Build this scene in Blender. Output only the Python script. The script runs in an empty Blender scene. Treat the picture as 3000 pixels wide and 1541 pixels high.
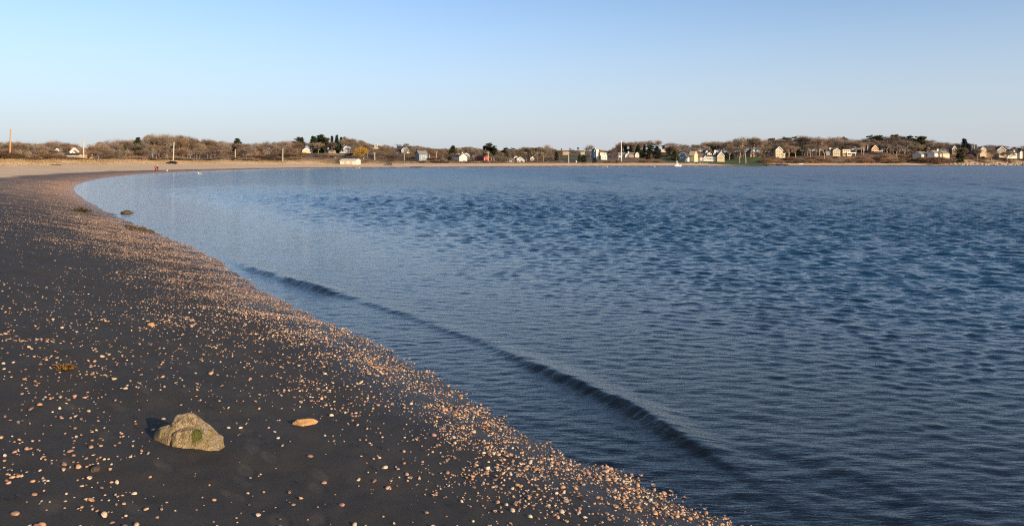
import bpy, bmesh, math, random
import numpy as np
from mathutils import Vector, Matrix, Quaternion, noise as mnoise

rad = math.radians
scene = bpy.context.scene
COL = scene.collection

# ------------------------------------------------------------------ camera
F = 2333.0            # focal length in pixels of a 3000 px wide picture
CX, HY = 1500.0, 478.5
H = 2.7               # eye height above the water
cam_d = bpy.data.cameras.new('camera')
cam_d.sensor_fit = 'HORIZONTAL'; cam_d.sensor_width = 36.0
cam_d.lens = F / 3000.0 * 36.0
cam_d.shift_y = -(770.5 - HY) / 3000.0
cam_d.clip_start = 0.1; cam_d.clip_end = 20000.0
cam = bpy.data.objects.new('camera', cam_d); COL.objects.link(cam)
cam.location = (0, 0, H); cam.rotation_euler = (rad(90), 0, 0)
scene.camera = cam

# ------------------------------------------------------------------ sky and sun
SUN_EL = rad(15.0)
SUN_AZ = math.atan2(0.74, -0.67)          # clockwise from +Y: behind the camera, to its right
world = bpy.data.worlds.new('World'); scene.world = world; world.use_nodes = True
wn = world.node_tree; wn.nodes.clear()
sky = wn.nodes.new('ShaderNodeTexSky'); sky.sky_type = 'NISHITA'; sky.sun_disc = False
sky.sun_elevation = SUN_EL; sky.sun_rotation = SUN_AZ
sky.altitude = 0.0; sky.air_density = 0.72; sky.dust_density = 1.1; sky.ozone_density = 1.4
bg = wn.nodes.new('ShaderNodeBackground'); bg.inputs['Strength'].default_value = 0.132
wo = wn.nodes.new('ShaderNodeOutputWorld')
# a pale even haze low over the whole horizon, all the way round
wtc = wn.nodes.new('ShaderNodeTexCoord'); wsep = wn.nodes.new('ShaderNodeSeparateXYZ'); wn.links.new(wtc.outputs['Generated'], wsep.inputs[0])
wmr = wn.nodes.new('ShaderNodeMapRange'); wmr.interpolation_type = 'SMOOTHSTEP'
wmr.inputs['From Min'].default_value = -0.02; wmr.inputs['From Max'].default_value = 0.235; wmr.inputs['To Min'].default_value = 0.80; wmr.inputs['To Max'].default_value = 0.0
wn.links.new(wsep.outputs[2], wmr.inputs['Value'])
wmx = wn.nodes.new('ShaderNodeMix'); wmx.data_type = 'RGBA'; wmx.inputs[7].default_value = (3.0, 3.13, 3.52, 1)
wtn = wn.nodes.new('ShaderNodeMix'); wtn.data_type = 'RGBA'; wtn.blend_type = 'MULTIPLY'; wtn.inputs[0].default_value = 1.0; wtn.inputs[7].default_value = (0.955, 0.985, 1.02, 1)
wn.links.new(sky.outputs[0], wtn.inputs[6])
wn.links.new(wmr.outputs[0], wmx.inputs[0]); wn.links.new(wtn.outputs[2], wmx.inputs[6])
wn.links.new(wmx.outputs[2], bg.inputs['Color']); wn.links.new(bg.outputs[0], wo.inputs['Surface'])
sun_d = bpy.data.lights.new('sun', 'SUN'); sun_d.energy = 4.2; sun_d.angle = rad(0.55)
sun_d.color = (1.0, 0.75, 0.49)
sun = bpy.data.objects.new('sun', sun_d); COL.objects.link(sun)
sdir = Vector((math.sin(SUN_AZ) * math.cos(SUN_EL), math.cos(SUN_AZ) * math.cos(SUN_EL), math.sin(SUN_EL)))
sun.rotation_euler = (-sdir).to_track_quat('-Z', 'Y').to_euler()
sun.location = (60, -60, 60)
vs = scene.view_settings
vs.view_transform = 'Standard'; vs.look = 'None'; vs.gamma = 1.0; vs.use_curve_mapping = False
vs.exposure = 0.6
scene.cycles.use_denoising = False; scene.cycles.filter_width = 1.15

# ------------------------------------------------------------------ helpers
rng = np.random.default_rng(7)
random.seed(7)

def px2w(px, py, z=0.0):
    """point of the level z seen at photograph pixel (px, py)"""
    d = (H - z) * F / (py - HY)
    return ((px - CX) / F * d, d)
def at(px, d):
    return ((px - CX) / F * d, d)
def zat(py, d):
    return H + (HY - py) * d / F

def smooth(a, b, x):
    t = np.clip((x - a) / (b - a), 0, 1)
    return t * t * (3 - 2 * t)
_tab = np.random.default_rng(3).random((256, 256))
def vnoise(x, y, seed=0):
    x = np.asarray(x, float) + seed * 17.3; y = np.asarray(y, float) + seed * 9.7
    xi = np.floor(x).astype(int); yi = np.floor(y).astype(int)
    fx = x - xi; fy = y - yi
    fx = fx * fx * (3 - 2 * fx); fy = fy * fy * (3 - 2 * fy)
    a = _tab[xi % 256, yi % 256]; b = _tab[(xi + 1) % 256, yi % 256]
    c = _tab[xi % 256, (yi + 1) % 256]; d = _tab[(xi + 1) % 256, (yi + 1) % 256]
    return (a * (1 - fx) + b * fx) * (1 - fy) + (c * (1 - fx) + d * fx) * fy - 0.5
def fbm(x, y, seed=0, oct=4):
    s = 0; a = 1.0
    for i in range(oct):
        s = s + a * vnoise(np.asarray(x) * 2 ** i, np.asarray(y) * 2 ** i, seed + i); a *= 0.5
    return s

def mesh_np(name, verts, quads=None, tris=None):
    me = bpy.data.meshes.new(name)
    verts = np.asarray(verts, np.float32)
    me.vertices.add(len(verts)); me.vertices.foreach_set('co', verts.ravel())
    loops = []; starts = []; n = 0
    if quads is not None and len(quads):
        q = np.asarray(quads, np.int32); loops.append(q.ravel()); starts.append(np.arange(len(q)) * 4); n = len(q) * 4
    if tris is not None and len(tris):
        t = np.asarray(tris, np.int32); loops.append(t.ravel()); starts.append(n + np.arange(len(t)) * 3)
    L = np.concatenate(loops).astype(np.int32); S = np.concatenate(starts).astype(np.int32)
    me.loops.add(len(L)); me.loops.foreach_set('vertex_index', L)
    me.polygons.add(len(S)); me.polygons.foreach_set('loop_start', S)
    me.update(calc_edges=True)
    return me
def shade_smooth(me, on=True):
    me.polygons.foreach_set('use_smooth', np.full(len(me.polygons), on))
def fattr(me, name, vals):
    a = me.attributes.new(name, 'FLOAT', 'POINT'); a.data.foreach_set('value', np.asarray(vals, np.float32))
def cattr(me, name, cols):
    a = me.attributes.new(name, 'FLOAT_COLOR', 'POINT')
    c = np.ones((len(cols), 4), np.float32); c[:, :3] = cols
    a.data.foreach_set('color', c.ravel())
def link(name, me, mat=None, parent=None):
    o = bpy.data.objects.new(name, me); COL.objects.link(o)
    if mat is not None:
        if not me.materials: me.materials.append(mat)
    if parent is not None: o.parent = parent
    return o
def empty(name, loc, rz=0.0, s=1.0):
    o = bpy.data.objects.new(name, None); COL.objects.link(o)
    o.location = loc; o.rotation_euler = (0, 0, rz); o.scale = (s, s, s); o.empty_display_size = 0.2
    return o
def tag(o, label=None, cat=None, group=None, kind=None):
    if label: o['label'] = label
    if cat: o['category'] = cat
    if group: o['group'] = group
    if kind: o['kind'] = kind
    return o
def copy_tree(o, parent=None):
    c = o.copy(); COL.objects.link(c); c.parent = parent
    for ch in [k for k in KIDS.get(o.name, [])]:
        copy_tree(ch, c)
    return c
KIDS = {}

# node helpers
def mat_new(name):
    m = bpy.data.materials.new(name); m.use_nodes = True
    nt = m.node_tree; nt.nodes.clear()
    out = nt.nodes.new('ShaderNodeOutputMaterial')
    return m, nt, out
def nd(nt, t, **kw):
    n = nt.nodes.new(t)
    for k, v in kw.items():
        if k in n.inputs: n.inputs[k].default_value = v
        else: setattr(n, k, v)
    return n
def mixc(nt, fac, a, b, mode='MIX'):
    n = nt.nodes.new('ShaderNodeMix'); n.data_type = 'RGBA'; n.blend_type = mode
    def put(sock, v):
        if isinstance(v, (tuple, list)): sock.default_value = (*v[:3], 1)
        elif isinstance(v, (int, float)): sock.default_value = v
        else: nt.links.new(v, sock)
    put(n.inputs[0], fac); put(n.inputs[6], a); put(n.inputs[7], b)
    return n.outputs[2]
def math_n(nt, op, a, b=None, c=None, clamp=False):
    n = nt.nodes.new('ShaderNodeMath'); n.operation = op; n.use_clamp = clamp
    for i, v in enumerate((a, b, c)):
        if v is None: continue
        if isinstance(v, (int, float)): n.inputs[i].default_value = v
        else: nt.links.new(v, n.inputs[i])
    return n.outputs[0]
def ramp(nt, fac, a, b):
    n = nt.nodes.new('ShaderNodeMapRange'); n.interpolation_type = 'SMOOTHSTEP'
    n.inputs['From Min'].default_value = a; n.inputs['From Max'].default_value = b
    nt.links.new(fac, n.inputs['Value']); return n.outputs['Result']
def noise_n(nt, vec, scale, detail=4.0, rough=0.55, out='Fac'):
    n = nt.nodes.new('ShaderNodeTexNoise'); n.inputs['Scale'].default_value = scale
    n.inputs['Detail'].default_value = detail; n.inputs['Roughness'].default_value = rough
    if vec is not None: nt.links.new(vec, n.inputs['Vector'])
    return n.outputs[out]
def attr_n(nt, name, out='Fac'):
    n = nt.nodes.new('ShaderNodeAttribute'); n.attribute_name = name; return n.outputs[out]
def bump_n(nt, height, strength, dist, normal=None, fw=None):
    n = nt.nodes.new('ShaderNodeBump')
    if fw is not None: n.inputs['Filter Width'].default_value = fw
    n.inputs['Strength'].default_value = strength; n.inputs['Distance'].default_value = dist
    nt.links.new(height, n.inputs['Height'])
    if normal is not None: nt.links.new(normal, n.inputs['Normal'])
    return n.outputs['Normal']
def principled(nt, out, color=None, rough=0.8, normal=None, spec=0.3, metallic=0.0):
    p = nt.nodes.new('ShaderNodeBsdfPrincipled')
    if isinstance(color, (tuple, list)): p.inputs['Base Color'].default_value = (*color[:3], 1)
    elif color is not None: nt.links.new(color, p.inputs['Base Color'])
    if isinstance(rough, (int, float)): p.inputs['Roughness'].default_value = rough
    else: nt.links.new(rough, p.inputs['Roughness'])
    p.inputs['Specular IOR Level'].default_value = spec; p.inputs['Metallic'].default_value = metallic
    if normal is not None: nt.links.new(normal, p.inputs['Normal'])
    nt.links.new(p.outputs[0], out.inputs['Surface'])
    return p
def simple_mat(name, color, rough=0.75, var=0.25, scale=2.0, bump=0.0, spec=0.3, objvar=0.0, metallic=0.0):
    m, nt, out = mat_new(name)
    tc = nt.nodes.new('ShaderNodeTexCoord')
    f = noise_n(nt, tc.outputs['Object'], scale, 5.0, 0.6)
    lo = tuple(c * (1 - var) for c in color); hi = tuple(min(1, c * (1 + var)) for c in color)
    c = mixc(nt, ramp(nt, f, 0.3, 0.7), lo, hi)
    if objvar:
        oi = nt.nodes.new('ShaderNodeObjectInfo')
        hs = nt.nodes.new('ShaderNodeHueSaturation')
        mr = nt.nodes.new('ShaderNodeMapRange'); nt.links.new(oi.outputs['Random'], mr.inputs['Value'])
        mr.inputs['To Min'].default_value = 1 - objvar; mr.inputs['To Max'].default_value = 1 + objvar
        nt.links.new(mr.outputs[0], hs.inputs['Value']); nt.links.new(c, hs.inputs['Color'])
        r2 = math_n(nt, 'FRACT', math_n(nt, 'MULTIPLY', oi.outputs['Random'], 7.31))
        nt.links.new(math_n(nt, 'MULTIPLY_ADD', r2, 0.03, 0.485), hs.inputs['Hue'])
        nt.links.new(math_n(nt, 'MULTIPLY_ADD', math_n(nt, 'FRACT', math_n(nt, 'MULTIPLY', oi.outputs['Random'], 13.7)), 0.5, 0.7), hs.inputs['Saturation'])
        c = hs.outputs[0]
    nrm = bump_n(nt, noise_n(nt, tc.outputs['Object'], scale * 6, 4.0), bump, 0.02) if bump else None
    principled(nt, out, c, rough, nrm, spec, metallic)
    return m

# ------------------------------------------------------------------ the shore
SH_PX = [(2131, 1540), (1863, 1415), (1607, 1293), (1456, 1211), (1258, 1106), (1118, 1036), (1002, 967), (885, 914),
         (804, 868), (699, 809), (640, 770), (559, 728), (448, 681), (349, 638), (274, 600), (226, 570), (215, 553), (236, 538),
         (303, 523), (384, 513.6), (466, 507.8), (582, 502.5), (700, 498.6)]
shore = [px2w(*p) for p in SH_PX]
shore += [at(800, 372), at(971, 440), at(1227, 490), at(1456, 548), at(1627, 600), at(2027, 690), at(2377, 780), at(2600, 860), at(3000, 960)]
shore = [(900, -1500), (60, -92), (18, -21)] + shore + [(1000, 1150), (1800, 1500), (5000, 2600)]
def catmull(P, n):
    P = np.array(P, float); out = []
    for i in range(len(P) - 1):
        p0 = P[max(i - 1, 0)]; p1 = P[i]; p2 = P[i + 1]; p3 = P[min(i + 2, len(P) - 1)]
        d0 = max(np.linalg.norm(p1 - p0), 1e-6) ** .5; d1 = np.linalg.norm(p2 - p1) ** .5; d2 = max(np.linalg.norm(p3 - p2), 1e-6) ** .5
        m1 = (p2 - p1) if i == 0 else (p2 - p1) + d1 * ((p1 - p0) / d0 - (p2 - p0) / (d0 + d1))
        m2 = (p2 - p1) if i == len(P) - 2 else (p2 - p1) + d1 * ((p3 - p2) / d2 - (p3 - p1) / (d1 + d2))
        for k in range(n):
            t = k / n; t2 = t * t; t3 = t2 * t
            out.append((2*t3-3*t2+1)*p1 + (t3-2*t2+t)*m1 + (-2*t3+3*t2)*p2 + (t3-t2)*m2)
    out.append(P[-1]); return np.array(out)
SHORE = catmull(shore, 4)
def sdist_poly(poly, x, y):
    """signed distance to a polyline: + on its left side (the land), and the arc position"""
    x = np.asarray(x, np.float32).ravel(); y = np.asarray(y, np.float32).ravel()
    A = poly[:-1].astype(np.float32); D = (poly[1:] - poly[:-1]).astype(np.float32); L2 = (D ** 2).sum(1)
    seg = np.sqrt(L2); arc0 = np.concatenate([[0], np.cumsum(seg)[:-1]])
    res = np.empty(len(x), np.float32); arc = np.empty(len(x), np.float32)
    for i in range(0, len(x), 20000):
        px_ = x[i:i+20000, None] - A[None, :, 0]; py_ = y[i:i+20000, None] - A[None, :, 1]
        t = np.clip((px_ * D[:, 0] + py_ * D[:, 1]) / L2, 0, 1)
        dx = px_ - t * D[:, 0]; dy = py_ - t * D[:, 1]
        d2 = dx * dx + dy * dy
        j = d2.argmin(1); r = np.arange(len(j))
        cr = D[j, 0] * py_[r, j] - D[j, 1] * px_[r, j]
        res[i:i+20000] = np.sqrt(d2[r, j]) * np.where(cr >= 0, 1, -1)
        arc[i:i+20000] = arc0[j] + t[r, j] * seg[j]
    return res, arc
def sdist(x, y):
    s, _ = sdist_poly(SHORE, x, y)
    r = np.hypot(x, y)
    k = 1 - smooth(30, 120, r)
    return s + (0.30 * vnoise(x * 0.9, y * 0.9, 5) + 0.16 * vnoise(x * 2.7, y * 2.7, 6) + 0.05 * vnoise(x * 9, y * 9, 8)) * k + 3.0 * vnoise(x / 35, y / 35, 4) * smooth(150, 400, r)

# hill heights: where the ground of each house stands (photo column, ground row, distance)
HILL = [(200, 465, 350), (30, 468, 330), (420, 466, 400), (600, 466, 470), (780, 462, 560), (790, 458, 640), (896, 449, 650), (1010, 450, 680), (1097, 437, 800), (1172, 450, 740),
        (1241, 471, 570), (1335, 473, 640), (1370, 469, 690), (1405, 472, 660), (1509, 477, 665), (1559, 473, 700), (1680, 462, 800), (1660, 455, 900),
        (1760, 468, 715), (1843, 462, 750), (1943, 447, 880), (2000, 472.5, 765), (2040, 473, 775), (2095, 473, 790), (2205, 460, 860), (2286, 462, 850),
        (2440, 456, 910), (2485, 456, 920), (2562, 448, 960), (2710, 465, 945), (2762, 468, 940), (2795, 452, 1000), (2870, 456, 1010), (2919, 457, 1015), (2973, 460, 1020)]
HC = np.array([(*at(a, d), zat(b, d)) for a, b, d in HILL] +
     [(-900, 300, 6), (-500, 100, 4), (-500, 700, 14), (-300, 900, 18), (-150, 1050, 22), (50, 1100, 20), (200, 1250, 22), (420, 1150, 20),
      (520, 1100, 20), (700, 1200, 22), (900, 1300, 22), (-60, -200, 3), (-300, -300, 4), (-700, -700, 6), (1300, 1600, 18), (0, 3000, 24), (2000, 3500, 22), (-3000, 1500, 20), (3500, 5000, 20)], float)
def ground_z(x, y):
    x = np.asarray(x, float).ravel(); y = np.asarray(y, float).ravel()
    s = sdist(x, y); r = np.hypot(x, y)
    kf = smooth(22, 140, r)
    zn = np.where(s < 4.6, 0.2 * s, 0.92 + 0.05 * (s - 4.6)); zn = np.minimum(zn, 1.9)
    zf = np.interp(s, [0, 3, 10, 44, 60, 5000], [0, 0.28, 0.75, 2.0, 2.5, 2.5])
    zr = np.interp(s, [0, 6, 22, 34, 5000], [0, 0.9, 2.3, 2.9, 2.9])          # steeper beach across the bay
    kr = smooth(480, 640, r)
    zl = zn * (1 - kf) + (zf * (1 - kr) + zr * kr) * kf
    dune = (1.25 + 1.9 * vnoise(x / 14, y / 14, 21) + 0.9 * vnoise(x / 5, y / 5, 22)) * np.exp(-((s - 56) / 8.5) ** 2) * smooth(120, 200, r) * (1 - smooth(560, 640, r))
    azp = CX + F * x / np.maximum(y, 1.0); dune = dune * (1 - 0.95 * smooth(935, 985, azp) * (1 - smooth(1160, 1215, azp)))
    w = 1.0 / ((x[:, None] - HC[:, 0]) ** 2 + (y[:, None] - HC[:, 1]) ** 2 + 40.0) ** 1.7
    zh = (w * HC[:, 2]).sum(1) / w.sum(1)
    b0 = 58 - 26 * kr; kh = smooth(b0, b0 + 34, s) * smooth(100, 200, r)
    kb = smooth(60, 200, s) * (1 - smooth(100, 200, r))
    zl = zl * (1 - kh) + zh * kh + np.maximum(dune, -0.2) * (1 - kh)
    zl = zl + 1.6 * kb
    zw = np.maximum(-0.11 * -s * (1 + 0.0 * s), -3.5)
    zw = np.where(s < 0, np.maximum(0.11 * s, -3.5), 0)
    z = np.where(s < 0, zw, zl)
    z = z + 0.02 * vnoise(x * 0.8, y * 0.8, 31) * smooth(0.2, 1.5, s) + 0.006 * fbm(x * 5, y * 5, 33, 3)
    return z
_RD = np.concatenate([np.arange(3, 20, .02), np.arange(20, 120, .2), np.arange(120, 1400, 1.0)])
def ray_ground(px, py):
    """first ground point met by the ray of a photograph pixel"""
    x = (px - CX) / F * _RD; zr = H - (py - HY) / F * _RD
    hit = np.where(zr <= np.maximum(ground_z(x, _RD), 0.0))[0]
    i = hit[0] if len(hit) else len(_RD) - 1
    return float(x[i]), float(_RD[i]), float(ground_z(x[i:i+1], _RD[i:i+1])[0])
def gz(x, y):
    return float(ground_z(np.array([x]), np.array([y]))[0])

def polar(radii, angs):
    """full disc round the point under the camera; angs measured from +Y, clockwise, in radians"""
    R, A = np.meshgrid(radii, angs, indexing='ij')
    x = (R * np.sin(A)).ravel(); y = (R * np.cos(A)).ravel()
    nr, na = len(radii), len(angs)
    i = np.arange(nr - 1)[:, None] * na; j = np.arange(na)[None, :]; j2 = (j + 1) % na
    q = np.stack([i + j, i + na + j, i + na + j2, i + j2], -1).reshape(-1, 4)[:, ::-1]
    c = len(x); x = np.append(x, 0); y = np.append(y, 0)
    t = np.stack([np.full(na, c), np.arange(na), (np.arange(na) + 1) % na], -1)[:, ::-1]
    return x, y, q, t
def steps(segs):
    out = [segs[0][0]]
    for a, b, d0, d1 in segs:
        r = a
        while r < b:
            r = r + d0 + (d1 - d0) * (r - a) / (b - a); out.append(min(r, b))
    return np.unique(np.array(out))

# ------------------------------------------------------------------ ground
FOOT = [(205, 1191, 20), (352, 1194, 15), (430, 1140, 10), (548, 1141, -10), (583, 1214, 5), (318, 1276, 5), (727, 1266, 8), (745, 1291, 18), (742, 1312, -8),
        (790, 1336, 5), (481, 1368, 12), (722, 1379, 0), (715, 1411, 15), (688, 1456, 30), (942, 1394, 6), (932, 1526, -15), (930, 1431, 0), (152, 1485, 10),
        (398, 1488, 20), (200, 1362, 0), (440, 965, 5), (190, 950, 10), (470, 1075, 8), (410, 1003, 5), (195, 1053, 0), (568, 1077, 0), (380, 935, 0), (820, 1530, 0)]
def foot_field(x, y):
    dz = np.zeros_like(x); m = np.zeros_like(x)
    for px, py, a in FOOT:
        fx, fy, z0 = ray_ground(px, py)
        th = rad(115 + a)
        c, s = math.cos(th), math.sin(th)
        u = (x - fx) * c + (y - fy) * s; v = -(x - fx) * s + (y - fy) * c
        d = np.sqrt((u / 0.15) ** 2 + (v / (0.055 + 0.012 * np.cos(u * 14))) ** 2)
        k = 1 - smooth(0.55, 1.0, d)
        rim = np.exp(-((d - 1.15) / 0.16) ** 2)
        dz += -0.006 * k + 0.002 * rim * (0.5 + fbm(x * 30, y * 30, 50, 2)) + k * 0.008 * vnoise(x * 42, y * 42, 51)
        m = np.maximum(m, k * (0.55 + 0.6 * vnoise(x * 38, y * 38, 52)))
    return dz, m

radii = steps([(0.8, 3.0, 0.2, 0.1), (3.0, 11.0, 0.028, 0.05), (11, 40, 0.06, 0.4), (40, 300, 0.5, 3.5), (300, 1100, 4, 9), (1100, 9000, 40, 700)])
angs = np.concatenate([np.radians(np.linspace(-180, -42, 40, endpoint=False)), np.radians(np.linspace(-42, 14, 300, endpoint=False)),
                       np.radians(np.linspace(14, 40, 64, endpoint=False)), np.radians(np.linspace(40, 180, 40, endpoint=False))])
gx, gy, gq, gt = polar(radii, angs)
gzv = ground_z(gx, gy)
near = np.hypot(gx, gy) < 16
dzf = np.zeros_like(gx); fm = np.zeros_like(gx)
a_, b_ = foot_field(gx[near], gy[near]); dzf[near] = a_; fm[near] = b_
gzv = gzv + dzf
gzv[-1] = gz(0, 0.5)
gs = sdist(gx, gy); gr = np.hypot(gx, gy)
gme = mesh_np('ground', np.stack([gx, gy, gzv], 1), gq, gt); shade_smooth(gme)
wetline = 9.5 - 4.5 * smooth(150, 420, gr) + 1.6 * vnoise(gx / 9, gy / 9, 41)
dry = smooth(-1.2, 1.6, gs - wetline) * smooth(40, 80, gr)
kr = smooth(480, 640, gr)
veg = smooth(49 - 22 * kr, 58 - 22 * kr, gs + 9 * vnoise(gx / 12, gy / 12, 42))
def near_px(px0, px1, d0, d1):
    a = np.degrees(np.arctan2(gx, gy)); a0 = math.degrees(math.atan2(px0 - CX, F)); a1 = math.degrees(math.atan2(px1 - CX, F))
    return smooth(a0 - .3, a0 + .1, a) * (1 - smooth(a1 - .1, a1 + .3, a)) * smooth(d0 - 8, d0 + 6, gy) * (1 - smooth(d1 - 10, d1 + 10, gy))
lawn = np.maximum.reduce([near_px(1950, 2240, 730, 850), near_px(1640, 1740, 655, 930) * smooth(-.3, .1, vnoise(gx / 30, gy / 40, 46)), near_px(860, 1060, 600, 660) * 0.35])
fattr(gme, 'shore', gs); fattr(gme, 'dry', dry); fattr(gme, 'veg', veg); fattr(gme, 'lawn', lawn); fattr(gme, 'print', fm)
fattr(gme, 'across', kr * smooth(24, 40, gs))
fattr(gme, 'far', smooth(28, 75, gr))
fattr(gme, 'hash', np.exp(-((gs - 1.2) / 3.2) ** 2) * smooth(35, 100, gr) * (1 - smooth(300, 520, gr)))

m, nt, out = mat_new('beach_and_land')
geo = nt.nodes.new('ShaderNodeNewGeometry'); P = geo.outputs['Position']
grain = noise_n(nt, P, 700.0, 2.0, 0.7); mid = noise_n(nt, P, 2.2, 6.0, 0.6); big = noise_n(nt, P, 0.35, 4.0, 0.55); speck = noise_n(nt, P, 55.0, 3.0, 0.65)
st = nt.nodes.new('ShaderNodeMapping'); st.inputs['Scale'].default_value = (3.2, 0.7, 1); st.inputs['Rotation'].default_value = (0, 0, rad(-32)); nt.links.new(P, st.inputs['Vector'])
streak = noise_n(nt, st.outputs[0], 1.3, 5.0, 0.6)
wet = mixc(nt, ramp(nt, mid, 0.35, 0.65), (0.028, 0.0255, 0.0228), (0.037, 0.0335, 0.030))
wet = mixc(nt, ramp(nt, streak, 0.5, 0.72), wet, (0.046, 0.039, 0.033))
wet = mixc(nt, ramp(nt, speck, 0.6, 0.75), wet, (0.058, 0.050, 0.042))
wet = mixc(nt, math_n(nt, 'MULTIPLY', attr_n(nt, 'print'), 0.6), wet, (0.085, 0.077, 0.064))
farsand = mixc(nt, ramp(nt, noise_n(nt, P, 0.5, 6.0, 0.7), 0.4, 0.62), (0.075, 0.062, 0.052), (0.20, 0.135, 0.09))
wet = mixc(nt, attr_n(nt, 'far'), wet, farsand)
hashc = mixc(nt, ramp(nt, noise_n(nt, P, 1.4, 5.0, 0.7), 0.35, 0.6), (0.20, 0.13, 0.09), (0.46, 0.26, 0.15))
wet = mixc(nt, math_n(nt, 'MULTIPLY', attr_n(nt, 'hash'), ramp(nt, big, 0.30, 0.55)), wet, hashc)
drysand = mixc(nt, ramp(nt, noise_n(nt, P, 0.12, 6.0, 0.65), 0.35, 0.65), (0.56, 0.40, 0.235), (0.68, 0.49, 0.30))
c = mixc(nt, attr_n(nt, 'dry'), wet, drysand)
vegc = mixc(nt, ramp(nt, noise_n(nt, P, 0.25, 6.0, 0.7), 0.35, 0.65), (0.13, 0.085, 0.04), (0.42, 0.27, 0.12))
vegc = mixc(nt, attr_n(nt, 'across'), vegc, mixc(nt, ramp(nt, noise_n(nt, P, 0.3, 6.0, 0.7), 0.35, 0.65), (0.07, 0.045, 0.028), (0.19, 0.12, 0.065)))
c = mixc(nt, attr_n(nt, 'veg'), c, vegc)
lawnc = mixc(nt, ramp(nt, noise_n(nt, P, 0.2, 5.0, 0.6), 0.35, 0.65), (0.035, 0.06, 0.016), (0.08, 0.10, 0.03))
c = mixc(nt, attr_n(nt, 'lawn'), c, lawnc)
bed = ramp(nt, attr_n(nt, 'shore'), 0.15, -0.7)
bedc = mixc(nt, ramp(nt, noise_n(nt, P, 14.0, 5.0, 0.7), 0.45, 0.65), (0.06, 0.046, 0.03), (0.34, 0.26, 0.17))
bedc = mixc(nt, ramp(nt, noise_n(nt, P, 1.1, 4.0, 0.6), 0.4, 0.65), bedc, (0.085, 0.066, 0.04))
c = mixc(nt, bed, c, bedc)
# wetness: the swash zone shines
wetk = math_n(nt, 'SUBTRACT', 1.0, ramp(nt, math_n(nt, 'ADD', attr_n(nt, 'shore'), math_n(nt, 'MULTIPLY', math_n(nt, 'SUBTRACT', big, 0.5), 2.4)), 0.2, 1.7))
rough = math_n(nt, 'SUBTRACT', 0.85, math_n(nt, 'MULTIPLY', wetk, 0.42))
hgt = math_n(nt, 'ADD', math_n(nt, 'MULTIPLY', grain, 0.35), math_n(nt, 'ADD', math_n(nt, 'MULTIPLY', speck, 0.5), math_n(nt, 'MULTIPLY', mid, 2.0)))
nrm = bump_n(nt, hgt, 0.6, 0.012)
principled(nt, out, c, rough, nrm, 0.32)
ground = link('ground', gme, m); tag(ground, 'dark wet sand beach running into dry tan sand, dunes and land', None, None, 'structure')

# ------------------------------------------------------------------ water
RIDGE_PX = [(560, 645), (640, 682), (720, 707), (800, 730), (900, 757), (1000, 787), (1100, 822), (1200, 857), (1300, 902), (1400, 948), (1500, 995), (1600, 1040), (1700, 1100), (1800, 1155), (1900, 1212), (2050, 1305), (2300, 1450)]
RIDGE_A = [0.05, 0.12, 0.14, 0.13, 0.05, 0.06, 0.055, 0.055, 0.07, 0.10, 0.115, 0.12, 0.085, 0.04, 0.025, 0.012, 0.0]
RID2_PX = [(1850, 1085), (1970, 1132), (2070, 1165), (2170, 1195), (2270, 1240), (2400, 1310), (2560, 1400)]
RID2_A = [0.0, 0.035, 0.045, 0.05, 0.05, 0.03, 0.02]
def ridge(x, y, pts, amps, w_front, w_back):
    P0 = np.array([px2w(a * 1.16460, b * 1.16460) for a, b in pts])
    n = 5
    P = catmull(P0, n)
    seg = np.sqrt(((P[1:] - P[:-1]) ** 2).sum(1)); arc0 = np.concatenate([[0], np.cumsum(seg)])
    amp = np.interp(arc0, arc0[::n], amps)
    # the polyline runs towards the camera: land lies to its right
    d, arc = sdist_poly(P, x, y)
    d = -d + 0.09 * vnoise(x * 0.8, y * 0.8, 61) + 0.012 * vnoise(x * 5, y * 5, 62)
    a = np.interp(arc, arc0, amp) * (1 + 1.1 * vnoise(x * 0.75, y * 0.75, 63) + 0.5 * vnoise(x * 2.4, y * 2.4, 64))
    far_end = (arc <= 1e-4) | (arc >= arc0[-1] - 1e-4)
    k = np.where(d > 0, np.exp(-(d / w_front) ** 2), np.exp(-(d / w_back) ** 2))
    return np.where(far_end, 0, a * k)
WV = np.random.default_rng(21)
NW = 120
wl = np.concatenate([np.exp(WV.uniform(math.log(0.16), math.log(1.0), 90)), np.exp(WV.uniform(math.log(1.5), math.log(5.0), 30))])
wdir = WV.normal(0, 0.62, NW) + rad(8)             # crests run across the view
wk = 2 * np.pi / wl
wph = WV.uniform(0, 2 * np.pi, NW)
wamp = 0.0088 * np.where(wl < 1.5, wl ** 0.62, 1.1 * wl ** 0.55) * WV.uniform(0.5, 1.3, NW)
def waves(x, y, spacing, off):
    """off: distance from the shore; calm along the beach, choppy out in the bay"""
    h = np.zeros_like(x)
    chop = 0.035 + 1.0 * smooth(3.5, 18.0, off)
    rip = 0.15 + 0.65 * smooth(1.8, 12.0, off)
    swell = 0.06 * smooth(10.0, 25.0, off) + 0.5 * smooth(25.0, 100.0, off)
    gust = 1.0 + 0.5 * vnoise(x / 7, y / 11, 71) + 0.5 * vnoise(x / 28, y / 45, 72)
    for i in range(NW):
        f = 1 - smooth(0.18, 0.42, spacing / wl[i])
        k = (rip if wl[i] < 0.38 else chop) if wl[i] < 1.2 else swell
        h += wamp[i] * f * k * np.sin(wk[i] * (x * math.sin(wdir[i]) + y * math.cos(wdir[i])) + wph[i] + 1.3 * vnoise(x / (3 * wl[i] + 1), y / (3 * wl[i] + 1), 80 + i))
    h *= gust
    return np.where(h > 0, h * (1 + 3.0 * np.abs(h)), h)
wr_ = steps([(2.0, 4.5, 0.2, 0.1), (4.5, 12, 0.045, 0.05), (12, 40, 0.055, 0.15), (40, 110, 0.15, 0.42), (110, 330, 0.42, 1.3), (330, 1400, 6, 40), (1400, 9000, 200, 900)])
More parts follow.
